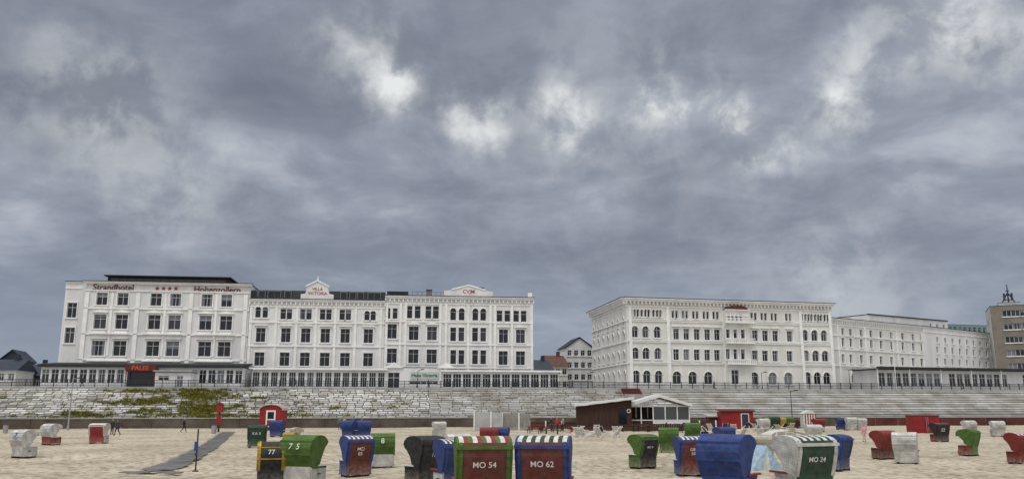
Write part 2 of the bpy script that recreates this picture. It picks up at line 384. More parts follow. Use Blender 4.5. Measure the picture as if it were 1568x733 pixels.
# ============================================================ GUESTHOUSE
C=Asm('seaside_guesthouse_building')
W=Wall(lineP(586.3),lineP(817)); M=W.M; L=W.L; zt=W.xz(700,454.5)[1]
ops=row(W,700,473,489,[594,605],7.5,mull=0)+row(W,700,497,519,[600],15,sur='hood',mull=1)+row(W,700,534,556,[600],15,sur='frame')
ops+=row(W,700,469,488,[627,639.5,656,667.5],9,mull=0)+row(W,700,500,521,[633.5,661.5],15,sur='ped')+row(W,700,535,556,[633,661],15.5,sur='frame')
ops+=row(W,700,471.5,490,[694,707,728,740],9,arch=1,mull=0)+row(W,700,501,522,[694,706.5,727.5,740],9,mull=0,sur='frame')+row(W,700,535.5,557,[694,706.5,727.5,740],9,mull=0,sur='frame')
ops+=row(W,700,474,491,[765,777,790.5,802],8.8,mull=0)+row(W,700,503,524,[771,797],14,sur='hood')+row(W,700,536.5,558,[770.5,797],14,sur='frame')
for o in ops: o['ft']=.045; o['dark']=R()<.65
facade(C,M,0,L,ZP,zt,ops,stucco2); body(C,M,0,L,14,ZP,zt,stucco2); cornice(C,M,0,L,zt,.7,.5,ov=.1)
for py in (494,528.5,564): course(C,M,0,L,W.xz(700,py)[1])
for q in (588,613,621,674,683,717,751,758,784,814): x=W.xz(q,500)[0]; pil(C,M,min(max(x,.3),L-.3),ZP,zt-1.5,.45,.15)
x0=W.xz(680,450)[0]; x1=W.xz(754,450)[0]; xc=(x0+x1)/2; zb=W.xz(717,438)[1]
C.p('gable',stucco2).extry([(x0,zt+.14),(x1,zt+.14),(x1,zt+1.1),(x1-1.4,zt+1.25),(xc+1.2,zb-.35),(xc,zb),(xc-1.2,zb-.35),(x0+1.4,zt+1.25),(x0,zt+1.1)],-.4,.5,M)
C.p('trim',trimm).extry([(x0+1.4,zt+1.25),(xc,zb),(x1-1.4,zt+1.25),(x1-1.4,zt+1.5),(xc,zb+.25),(x0+1.4,zt+1.5)],-.55,-.41,M)
C.text('CVJM',1.0,textM(W,717.5,446.8,.43),redsign,.02)
for q in (658,739):
    x=W.xz(q,445)[0]; z1=W.xz(q,437.5 if q>700 else 441)[1]
    C.p('chimney',brownblock).box(x-.5,x+.5,3,4,zt,z1,M)
    C.p('chimney_cap',darkm).box(x-.6,x+.6,2.9,4.1,z1+.003,z1+.15,M)
C.p('attic_roof',roofd).box(.2,4.2,1.5,9,zt+.17,W.xz(600,444)[1],M)
for k in range(14):
    x=5+k*.9; C.p('roof_rail',darkm).cyl((x,2,zt+.1),(x,2,zt+1.1),.03,.03,5,M)
C.p('roof_rail',darkm).box(5,16.7,1.98,2.02,zt+1.08,zt+1.13,M)
C.p('trim',trimm).box(L-1.0,L-.2,-.3,.5,zt+.14,zt+1.0,M)
Wv=Wall(lineP(590,152),lineP(676,152)); zv=Wv.xz(640,563)[1]
xa=Wv.xz(594,575)[0]; xb=Wv.xz(612,575)[0]; xc_=Wv.xz(627,575)[0]; xd=Wv.xz(676,575)[0]
ov=[dict(x0=xa,x1=xb,z0=ZP+.1,z1=zv-.8,sur='none',gd=.18,dark=1,mull=1),dict(x0=xc_,x1=xd-.6,z0=ZP+1.0,z1=zv-2.2,sur='none',gd=.18,dark=1,mull=4)]
facade(C,Wv.M,0,Wv.L,ZP,zv,ov,stucco2,'veranda_walls',.22); body(C,Wv.M,0,Wv.L,4.2,ZP,zv,stucco2,roofm=greyw,wn='veranda_walls')
for q in (603,683): 
    x=Wv.xz(q,560)[0]; C.p('trim',trimm).extry([(x-1.7,zv),(x+1.7,zv),(x,zv+1.0)],-.3,.4,Wv.M)
C.p('sign_board',mat('sign_pale_green',(.42,.50,.46),.5)).box(xc_+.2,xd-.5,-.14,-.03,zv-1.9,zv-.7,Wv.M)
C.text('Haus Victoria',.85,textM(Wv,650,574.3,.17),darkm,.02)
Wv=Wall(lineP(677,151.4),lineP(856,151.4)); zv=Wv.xz(740,569)[1]; n=12; ov=[]
for k in range(n):
    x=Wv.L*(k+.5)/n; w=Wv.L/n-.28; ov.append(dict(x0=x-w/2,x1=x+w/2,z0=ZP+.4,z1=zv-.35,sur='none',mull=2,tran=1,gd=.15,dark=1,ft=.05))
facade(C,Wv.M,0,Wv.L,ZP,zv,ov,stucco2,'veranda_walls',.2); body(C,Wv.M,0,Wv.L,4.6,ZP,zv,stucco2,roofm=greyw,wn='veranda_walls')
C.p('veranda_eaves',trimm).box(-.3,Wv.L+.4,-.6,.2,zv+.003,zv+.3,Wv.M)
C.done()
# ============================================================ RIGHT HOTEL
K=Asm('seaside_hotel_building')
A=pt(962,160); B=pt(1281,170); S=pt(908,186)
W=Wall(A,B); M=W.M; L=W.L; zt=W.xz(1120,461)[1]
c1=[973,989.5,1007.5]; c2=[1035.5,1051,1067,1083,1098]; c3=[1156,1171.5,1187,1209]; c4=[1234,1249,1263.5]
def shift(c,d): return [784+(q-784)*d for q in c]
ops=[]
for c in c1+c4:
    ops+=row(W,1120,477,488,[c-4.6+ -2,c-2+1.2,c-2+6],4,arch=1,mull=0,tran=0)
ops+=row(W,1120,502,519,shift(c1+c4,.996),10.5,arch=1)
ops+=row(W,1120,534,551,shift(c1+c4,1.0),11,arch=1)
ops+=row(W,1120,568,587,shift(c1+c4,1.006),12,arch=1,dark=1)
ops+=row(W,1120,477.5,489,[q+d-2 for q in c2+c3 for d in (-2.8,2.8)],4.4,mull=0,tran=0)
ops+=row(W,1120,504.5,521,c2+c3,9.6,sur='hood')
ops+=row(W,1120,535.5,552,c2+c3,9.6,sur='frame')
ops+=row(W,1120,569,588,shift([1036,1060,1084,1154,1182,1206],1.003),14,arch=1,mull=1)
for o in ops: o['ft']=.055
facade(K,M,0,L,ZP,zt,ops,stuccoR)
cornice(K,M,0,L,zt,1.1,.6,ov=.6)
for py in (492.5,495,524,526,556.5,558.5): course(K,M,0,L,W.xz(1120,py)[1],.15)
for q in (965,1023,1108,1143,1226,1277): x=W.xz(q,500)[0]; pil(K,M,min(max(x,.35),L-.35),ZP,zt-1.6,.6,.18)
Wd=Wall(S,(A[0]-.02,A[1]+.02)); os_=[]
for r_ in ((492,505,4,1),(512,527,5,1),(541,555,5,1),(570,586,6,1)):
    ztop=Wd.xz(935,r_[0])[1]; zbot=Wd.xz(935,r_[1])[1]
    for k in range(7):
        x=Wd.L*(k+.5)/7; w=1.2 if r_[0]!=492 else .9
        os_.append(dict(x0=x-w/2,x1=x+w/2,z0=max(zbot,ZP+.5),z1=ztop,arch=1,mull=1))
facade(K,Wd.M,0,Wd.L,ZP,zt,os_,stuccoR); cornice(K,Wd.M,0,Wd.L,zt,1.1,.6,ov=.3)
for py in (495,526,558.5): course(K,Wd.M,0,Wd.L,W.xz(1120,py)[1])
P=[Vector(S),Vector(A),Vector(B),Vector(B)+Vector((-3,22)),Vector((S[0]+4,S[1]+6))]
K.p('roof',roofd).extrz([tuple(p) for p in P],zt-.05,zt+.1)
w=K.p('walls',stuccoR); b1=B; b2=(B[0]-3,B[1]+22)
w.face([(b1[0],b1[1],ZP),(b2[0],b2[1],ZP),(b2[0],b2[1],zt),(b1[0],b1[1],zt)])
xa=W.xz(1108,520)[0]; xb=W.xz(1143,520)[0]; zb2=W.xz(1125,475)[1]
Wb=Wall(W.A+W.d*xa-W.n*1.4,W.A+W.d*xb-W.n*1.4); ob=[]
ob+=row(Wb,1126,481,491,[1116,1122,1128,1134.5],4.4,mull=0,tran=0)
for a_,b_ in ((504,519),(534,550)): ob+=row(Wb,1126,a_,b_,[1114.5,1126,1137.5],6.5,mull=0,sur='frame')
ob+=row(Wb,1126,566,588,[1126],12,dark=1)
facade(K,Wb.M,0,Wb.L,ZP,zb2,ob,stuccoR,'bay_walls'); body(K,Wb.M,0,Wb.L,1.5,ZP,zb2,stuccoR,wn='bay_walls')
cornice(K,Wb.M,0,Wb.L,zb2,.4,.3,False,False,.2)
for py in (495,526,558): 
    z=Wb.xz(1126,py)[1]; K.p('balconies',trimm).box(-.6,Wb.L+.6,-1.1,.03,z,z+.2,Wb.M)
    for k in range(15): x=-.5+(Wb.L+1)*k/14; K.p('balconies',trimm).box(x-.06,x+.06,-1.05,-.93,z+.203,z+.9,Wb.M)
    K.p('balconies',trimm).box(-.6,Wb.L+.6,-1.1,-.88,z+.903,z+1.03,Wb.M)
xm=Wb.L/2; hb=zb2+.02
K.p('red_bay_roof',maroon).extry([(xm-2.3,hb),(xm+2.3,hb),(xm+2.0,hb+.45),(xm+1.2,hb+.75),(xm,hb+.85),(xm-1.2,hb+.75),(xm-2.0,hb+.45)],-.3,1.35,Wb.M)
A2=(B[0]+.02,B[1]+1.2); E=pt(1524,208)
Cc=pt(1421,190)
W2=Wall(A2,Cc); z2=W2.xz(1350,494)[1]
cc=[1291,1303,1319,1334,1349,1365,1382,1398,1411]
o2=row(W2,1350,507,517,cc,7,mull=0)+row(W2,1350,521,534,cc,7.5,mull=1,sur='frame')+row(W2,1350,545,558,cc,7.5,mull=1,sur='frame')+row(W2,1350,570,587,[1308,1338],11,arch=1)
facade(K,W2.M,0,W2.L,ZP,z2,o2,stuccoR,'wing_walls'); body(K,W2.M,0,W2.L,12,ZP,z2,stuccoR,wn='wing_walls',left=False); cornice(K,W2.M,0,W2.L,z2,.6,.4,ov=.0)
for py in (519,539,563): course(K,W2.M,0,W2.L,W2.xz(1350,py)[1])
for q in (1284,1326,1374,1418): x=W2.xz(q,530)[0]; pil(K,W2.M,min(max(x,.4),W2.L-.4),ZP,z2-1.4,.5,.12)
W3=Wall((Cc[0]+.1,Cc[1]-.6),E); z3=W3.xz(1470,505.5)[1]
cc=[1436,1448,1459,1470,1481,1491,1501,1511]
o3=row(W3,1470,519,527,cc,6.2,mull=0)+row(W3,1470,533,543,cc,6.2,mull=0)+row(W3,1470,550,560,cc,6.2,mull=0)
facade(K,W3.M,0,W3.L,ZP,z3,o3,stucco2,'end_walls'); body(K,W3.M,0,W3.L,14,ZP,z3,stucco2,wn='end_walls'); cornice(K,W3.M,0,W3.L,z3,.3,.25,False,True,.1)
K.done()
Q=Asm('white_apartment_building')
Wq=Wall(pt(1340,205),pt(1462,222)); zq=Wq.xz(1400,487.5)[1]
facade(Q,Wq.M,0,Wq.L,ZP,zq,row(Wq,1400,493,498,[1425,1435,1445],5,mull=0),stucco2); body(Q,Wq.M,0,Wq.L,10,ZP,zq,stucco2)
Q.p('roof_edge',roofd).box(-.2,Wq.L+.2,-.2,.2,zq,zq+.25,Wq.M)
Q.done()
Q=Asm('glass_fronted_building')
Wq=Wall(pt(1462,232),pt(1530,236)); zq=Wq.xz(1490,498)[1]
tealg=mat('teal_glass',(.12,.22,.24),.2,spec=.6)
oq=[]
for k in range(9): x=Wq.L*(k+.5)/9; oq.append(dict(x0=x-.5,x1=x+.5,z0=zq-2,z1=zq-.5,sur='none',mull=0))
facade(Q,Wq.M,0,Wq.L,ZP,zq,oq,tealg); body(Q,Wq.M,0,Wq.L,10,ZP,zq,tealg); Q.done()
Q=Asm('brown_tower_block')
Wq=Wall(pt(1531,200),pt(1600,196)); zq=Wq.xz(1545,468)[1]
oq=[]
for k in range(6):
    z=ZP+2+k*(zq-ZP-2)/6
    for j in range(4):
        x=3.4+Wq.L*(j)/5; oq.append(dict(x0=x-.9,x1=x+.9,z0=z+.6,z1=z+2.1,mull=1,tran=0,sur='plain'))
facade(Q,Wq.M,0,Wq.L,ZP,zq,oq,brownblock); body(Q,Wq.M,0,Wq.L,14,ZP,zq,brownblock)
Ws=Wall(pt(1523,214),pt(1530.8,200)); zs=zq
facade(Q,Ws.M,0,Ws.L,ZP,zs,[dict(x0=4,x1=6,z0=ZP+3*k+2,z1=ZP+3*k+3.6,sur='none') for k in range(1,6)],stucco3,'side_walls')
xm=Wq.xz(1545,450)[0]; am=Q.p('antenna_mast',darkm)
am.cyl((xm,3,zq),(xm,3,zq+5.6),.22,.10,8,Wq.M)
for k in (1,2,3): am.box(xm-1.3+.3*k,xm+1.3-.3*k,2.85,3.15,zq+1.1*k+.6,zq+1.1*k+.8,Wq.M)
for s in (-1,1): am.cyl((xm+s*2.0,3,zq),(xm,3,zq+3.6),.13,.13,6,Wq.M); am.box(xm+s*.8-.22,xm+s*.8+.22,2.8,3.2,zq+1.6,zq+3.4,Wq.M)
am.box(xm-2.4,xm+2.4,2.9,3.1,zq+1.0,zq+1.2,Wq.M)
Q.p('roof_plant',greyw).box(xm-2.4,xm+2.2,2,6,zq+.17,zq+1.0,Wq.M)
Q.done()
Q=Asm('promenade_restaurant_pavilion')
Wq=Wall(pt(1346,160),pt(1600,172)); zq=Wq.xz(1450,567)[1]; n=22; oq=[]
for k in range(n):
    x=Wq.L*(k+.5)/n; 
    if k in (8,17,18): continue
    oq.append(dict(x0=x-Wq.L/n/2+.2,x1=x+Wq.L/n/2-.2,z0=ZP+.9,z1=zq-.55,sur='none',mull=1,tran=1,gd=.15))
facade(Q,Wq.M,0,Wq.L,ZP,zq,oq,stucco2,depth=.2); body(Q,Wq.M,0,Wq.L,7,ZP,zq,stucco2,roofm=roofd)
Q.p('overhanging_roof',greyw).box(-1.6,Wq.L+1,-1.8,7.5,zq+.17,zq+.42,Wq.M); Q.p('fascia',roofd).box(-1.63,Wq.L+1,-1.84,-1.75,zq+.10,zq+.5,Wq.M)
for k in range(6): x=-1.3+k*Wq.L/5.5; Q.p('posts',trimm).cyl((x,-1.5,ZP),(x,-1.5,zq+.17),.08,.08,8,Wq.M)
Q.done()
def house(px0,px1,Y,py_e,py_r,wm,rm,dep=9,gable=False,nw=3):
    h=Asm('gabled_house'); W=Wall(pt(px0,Y),pt(px1,Y+1)); pm=(px0+px1)/2; ze=W.xz(pm,py_e)[1]; zr=W.xz(pm,py_r)[1]
    ops=[]; z=ze-1.9
    while z>ZP+.5:
        for k in range(nw):
            x=W.L*(k+.5)/nw; ops.append(dict(x0=x-.5,x1=x+.5,z0=z,z1=z+1.3,sur='plain',mull=1))
        z-=2.8
    facade(h,W.M,0,W.L,ZP,ze,ops,wm); 
    w=h.p('walls',wm); L=W.L
    w.face([(0,0,ZP),(0,0,ze),(0,dep,ze),(0,dep,ZP)],W.M); w.face([(L,0,ZP),(L,dep,ZP),(L,dep,ze),(L,0,ze)],W.M)
    if gable:
        w.extry([(0,ze+.003),(L,ze+.003),(L/2,zr)],0.0,dep,W.M)
        r=h.p('roof',rm)
        r.extry([(-.3,ze-.1),(L/2,zr+.02),(L/2,zr+.25),(-.3,ze+.12)],-.3,dep,W.M); r.extry([(L/2,zr+.02),(L+.3,ze-.1),(L+.3,ze+.12),(L/2,zr+.25)],-.3,dep,W.M)
    else:
        h.p('roof',rm).extr([(-.5,ze),(dep+.5,ze),(dep/2,zr)],-.3,L+.3,W.M)
        h.p('chimney',rm).box(L*.7,L*.7+.7,dep/2-.4,dep/2+.4,zr-.6,zr+.9,W.M)
    h.done()
house(868,909,196,532,517,stucco2,roofd,gable=True,nw=4)
house(840,870,188,560,542,stucco3,roofr,nw=3)
house(818,846,182,566,549,stucco2,roofs,nw=3)
house(-40,22,150,566,548,stucco3,roofs,nw=4,dep=8)
house(-6,30,165,552,536,roofs,roofs,nw=3,dep=8,gable=True)
house(24,64,158,575,556,roofs,roofs,nw=3,dep=7)
# ============================================================ GROUND
xs=[-3000,-1200,-500,-220,-130]; x=-90.0
while x<110: xs.append(x); x+=.5
xs+=[110,150,240,500,1200,3000]
ys=[-3000,-1000,-300,-80,-20,0,8]; y=16.0
while y<56: ys.append(y); y+=.33
while y<150: ys.append(y); y+=.9
ys+=[150,200,400,1000,3000,6000]
gv=[];gf=[]
for y in ys:
    for x in xs:
        z=gz(x,y)
        if -90<x<110 and 15<y<128+.16*x:
            a=1 if y<56 else .5
            m1=noise.noise(Vector((x*.13,y*.13,20)))
            z+=a*(.07*noise.noise(Vector((x*.8,y*.8,0)))+(.07+.06*m1)*noise.noise(Vector((x*2.2,y*2.2,9))))
        gv.append((x,y,z))
nx=len(xs)
for j in range(len(ys)-1):
    for i in range(nx-1): k=j*nx+i; gf.append((k,k+1,k+1+nx,k+nx))
me=bpy.data.meshes.new('sand_beach'); me.from_pydata(gv,[],gf); me.shade_smooth(); go=bpy.data.objects.new('sand_beach_ground',me); scene.collection.objects.link(go)
m=bpy.data.materials.new('sand'); m.use_nodes=True; nt=m.node_tree; N=nt.nodes; Lk=nt.links; b=N['Principled BSDF']; b.inputs['Roughness'].default_value=.95; b.inputs['Specular IOR Level'].default_value=.1
tc=N.new('ShaderNodeTexCoord')
def nz(scale,det=5,src=None):
    n=N.new('ShaderNodeTexNoise'); n.inputs['Scale'].default_value=scale; n.inputs['Detail'].default_value=det; Lk.new(src or tc.outputs['Object'],n.inputs['Vector']); return n.outputs['Fac']
r1=N.new('ShaderNodeValToRGB'); r1.color_ramp.elements[0].position=.34; r1.color_ramp.elements[1].position=.66
r1.color_ramp.elements[0].color=(.39,.345,.265,1); r1.color_ramp.elements[1].color=(.57,.51,.41,1)
Lk.new(nz(.16,8),r1.inputs['Fac'])
r2=N.new('ShaderNodeValToRGB'); r2.color_ramp.elements[0].position=.38; r2.color_ramp.elements[1].position=.54
r2.color_ramp.elements[0].color=(.56,.53,.49,1); r2.color_ramp.elements[1].color=(1,1,1,1); Lk.new(nz(2.4,7),r2.inputs['Fac'])
mx=N.new('ShaderNodeMix'); mx.data_type='RGBA'; mx.blend_type='MULTIPLY'; mx.inputs['Factor'].default_value=.9
Lk.new(r1.outputs['Color'],mx.inputs['A']); Lk.new(r2.outputs['Color'],mx.inputs['B']); Lk.new(mx.outputs['Result'],b.inputs['Base Color'])
bp=N.new('ShaderNodeBump'); bp.inputs['Strength'].default_value=1.0; bp.inputs['Distance'].default_value=.18; Lk.new(nz(3.4,6),bp.inputs['Height']); Lk.new(bp.outputs['Normal'],b.inputs['Normal'])
me.materials.append(m)
# ============================================================ SEA WALL, PROMENADE
XL,XR=-420,420
ang=math.atan(.16); ca,sa=math.cos(ang),math.sin(ang)
SM=Matrix(((ca,-sa,0,0),(sa,ca,0,128),(0,0,1,0),(0,0,0,1)))
mb=MB(); mb.box(XL,XR,13.0,900,-.5,ZP,SM); single('promenade_pavement',mb,pave)
a=Asm('low_beach_wall')
xsplit=54
a.p('wall_face',brownwall).box(XL,xsplit,0,.4,-.5,1.35,SM); a.p('red_wall_face',mat('red_brown_painted_wall',(.10,.026,.022),.8,.3,4,.45,.5)).box(xsplit,XR,-.02,.38,-.5,1.25,SM)
a.p('coping',conc).box(XL,XR,-.08,.5,1.353,1.47,SM)
a.p('walkway',conc).box(XL,XR,.4,4.3,-.5,1.30,SM)
for k in range(-22,30): a.p('wall_ribs',brownwall).box(k*4-.1,k*4+.1,-.1,-.03,-.3,1.3,SM)
a.done()
m=bpy.data.materials.new('revetment_stone'); m.use_nodes=True; nt=m.node_tree; N=nt.nodes; Lk=nt.links; b=N['Principled BSDF']; b.inputs['Roughness'].default_value=.9
at=N.new('ShaderNodeAttribute'); at.attribute_name='tone'; tc=N.new('ShaderNodeTexCoord')
n=N.new('ShaderNodeTexNoise'); n.inputs['Scale'].default_value=.35; n.inputs['Detail'].default_value=7; Lk.new(tc.outputs['Object'],n.inputs['Vector'])
mr=N.new('ShaderNodeValToRGB'); mr.color_ramp.elements[0].position=.34; mr.color_ramp.elements[0].color=(.66,.62,.55,1); mr.color_ramp.elements[1].position=.62; mr.color_ramp.elements[1].color=(1.05,1.05,1.05,1); Lk.new(n.outputs['Fac'],mr.inputs[0])
mx=N.new('ShaderNodeMix'); mx.data_type='RGBA'; mx.blend_type='MULTIPLY'; mx.inputs['Factor'].default_value=1; Lk.new(at.outputs['Color'],mx.inputs['A']); Lk.new(mr.outputs[0],mx.inputs['B']); Lk.new(mx.outputs['Result'],b.inputs['Base Color'])
v=[];f=[];cols=[]
y0,z0,y1,z1=4.3,1.3,12.6,5.75; sl=math.hypot(y1-y0,z1-z0); dy,dz=(y1-y0)/sl,(z1-z0)/sl; ny,nz_=-dz,dy
def patch(x,s):
    return math.exp(-((x+50)/16)**2)*(.55+noise.noise(Vector((x*.16,s*.35,5))))+.45*max(0,noise.noise(Vector((x*.1,s*.3,8))))*(x<-20)
for zone,(xa,xb,rows,w0,w1,h0,h1,t0,t1,gp) in enumerate(((-95,-12,14,.9,1.7,.0,.10,.34,.58,.10),(-12,26,15,1.3,2.4,.02,.08,.30,.46,.09),(26,110,11,2.5,6.0,.04,.07,.31,.40,.04))):
    rh=sl/rows
    for r in range(rows):
        x=xa+(R()*.5 if zone==0 else 0)
        rt=U(-.03,.03) if zone<2 else (.04 if r%2 else -.05)+U(-.02,.02)
        while x<xb:
            w=min(U(w0,w1),max(.4,xb-x)); hgt=U(h0,h1)
            s0=r*rh+(gp if zone<2 else .15); s1=(r+1)*rh-.02
            tone=U(t0,t1)+rt
            if R()<.07 and zone<2: tone*=.6
            if r<2: tone*=.72
            if zone==0 and patch(x,r)>.45: tone*=.6
            i=len(v)
            for (xx,ss,hh) in ((x,s0,-.1),(x+w-gp,s0,-.1),(x+w-gp,s1,-.1),(x,s1,-.1),(x+.03,s0+.03,hgt+.03+U(0,.04)),(x+w-gp-.03,s0+.03,hgt+.03+U(0,.04)),(x+w-gp-.03,s1-.03,hgt),(x+.03,s1-.03,hgt)):
                v.append(SM@Vector((xx,y0+dy*ss+ny*hh,z0+dz*ss+nz_*hh)))
            for q in ((4,5,6,7),(0,1,5,4),(1,2,6,5),(3,0,4,7),(2,3,7,6)):
                f.append(tuple(i+k for k in q)); cols.append(tone)
            x+=w
me=bpy.data.meshes.new('revetment_blocks'); me.from_pydata(v,[],f); 
ca_=me.color_attributes.new('tone','FLOAT_COLOR','CORNER')
k=0
for pi,p in enumerate(me.polygons):
    t=cols[pi]
    for _ in range(p.loop_total): ca_.data[k].color=(t,t*.99,t*.97,1); k+=1
me.materials.append(m); rb=bpy.data.objects.new('blocks',me); scene.collection.objects.link(rb)
a=Asm('stone_sea_wall'); a.p('slope_core',mat('dark_joint_mortar',(.09,.085,.075),.95,.3,3,.4,.7)).extr([(y0,z0-.4),(y1+.6,z0-.4),(y1+.6,z1-.03),(y1,z1-.03),(y0,z0-.02)],XL,XR,SM)
a.p('coping',conc).box(XL,XR,12.5,13.2,5.72,6.12,SM)
e=a.done(); rb.parent=e
a=Asm('beach_steps')
for cx,mm in ((21.0,maroon),):
    for k in range(14):
        t=k/14; yy=4.0+t*8.8; zz=1.3+t*4.75
        a.p('steps_top' if k>10 else 'steps',mm if k>10 else conc).box(cx,cx+3.2,yy,yy+.75,zz-.5,zz+.42,SM)
a.done()
rl=Asm('promenade_railing'); p1=rl.p('posts',darkm); p2=rl.p('rails',darkm); p3=rl.p('balusters',darkm)
x=-92
while x<108:
    p1.box(x-.06,x+.06,12.75,12.87,6.12,7.25,SM)
    for k in range(1,9): p3.box(x+k*.222-.025,x+k*.222+.025,12.79,12.83,6.25,7.1,SM)
    x+=2.0
for z in (6.22,6.68,7.12): p2.box(-92,108,12.775,12.845,z,z+.08,SM)
rl.done()
gm=mat('slope_grass',(.10,.115,.022),.9,0,1,.5,2.5); mb=MB(); mb2=MB()
def slope_pt(x,s): return SM@Vector((x,y0+dy*s,z0+dz*s))
cl=[]
for _ in range(3400):
    x=U(-80,-22); s=U(.1,sl-.3)
    if patch(x,s*1.4)>U(.45,.8): cl.append((x,s,U(.2,.6)))
cl=cl[:270]
for _ in range(40): cl.append((U(-80,-30),U(.1,1.2),U(.3,.6)))
for _ in range(60): cl.append((U(-80,-15),U(.1,sl-.4),U(.15,.35)))
for _ in range(12): cl.append((random.gauss(-37,2),U(.3,2.5),U(.25,.5)))
for x,s,r in cl:
    for _ in range(int(110*r)):
        t=U(0,6.28); q=r*math.sqrt(R()); P=slope_pt(x+q*math.cos(t)*1.7,s+q*math.sin(t)*.7); h=U(.2,.55)*(1.2-q/r*.6)
        d=Vector((U(-.3,.3),U(-.4,.1),h)); w=Vector((U(.04,.09),0,0)).lerp(Vector((0,U(.03,.06),0)),R()*.5)
        (mb if R()<.5 else mb2).face([P-w,P+w,P+w*.6+d*.7,P+d])
a=Asm('dune_grass_plants'); a.parts['blades']=(mb,gm); a.parts['pale_blades']=(mb2,mat('slope_grass_yellow',(.30,.27,.04),.9,0,1,.4,2)); a.done()
# ============================================================ boardwalk
def G(px,py):
    r=bearing(px,py); t=CAMZ/-r.z
    for _ in range(12):
        P=Vector((0,0,CAMZ))+r*t; t=(CAMZ-gz(P.x,P.y))/-r.z
    return Vector((0,0,CAMZ))+r*t
pts=[G(350,661),G(333,674),G(312,688),G(290,700),G(272,709),G(256,716),G(238,721)]
mb=MB()
for (p,q) in zip(pts,pts[1:]):
    d=(q-p); n=max(1,int(d.length/.22)); d2=d.normalized(); nrm=Vector((-d2.y,d2.x,0)).normalized()
    for k in range(n):
        c=p+d*(k/n)
        w=(.78+U(-.05,.05)+.18*noise.noise(c*.6)); z=gz(c.x,c.y)+.07+U(0,.02)
        a0=c+d2*.205
        mb.v+= [Vector((c.x,c.y,z))+nrm*w,Vector((c.x,c.y,z))-nrm*w,Vector((a0.x,a0.y,z))-nrm*w,Vector((a0.x,a0.y,z))+nrm*w]
        i=len(mb.v)-4; mb.f.append((i,i+1,i+2,i+3))
bwm=mat('boardwalk_planks',(.17,.165,.17),.85,.3,8,.35,1.2)
single('wooden_boardwalk_path',mb,bwm)
mb=MB()
for (px,py) in ((192,726),(204,727),(217,725),(228,724),(262,727),(250,726)):
    c=G(px,py); z=gz(c.x,c.y)+.085
    for k in range(3): mb.box(c.x-.3,c.x+.3,c.y+k*.2,c.y+k*.2+.16,z-.02,z+.02)
single('loose_boardwalk_planks',mb,bwm)
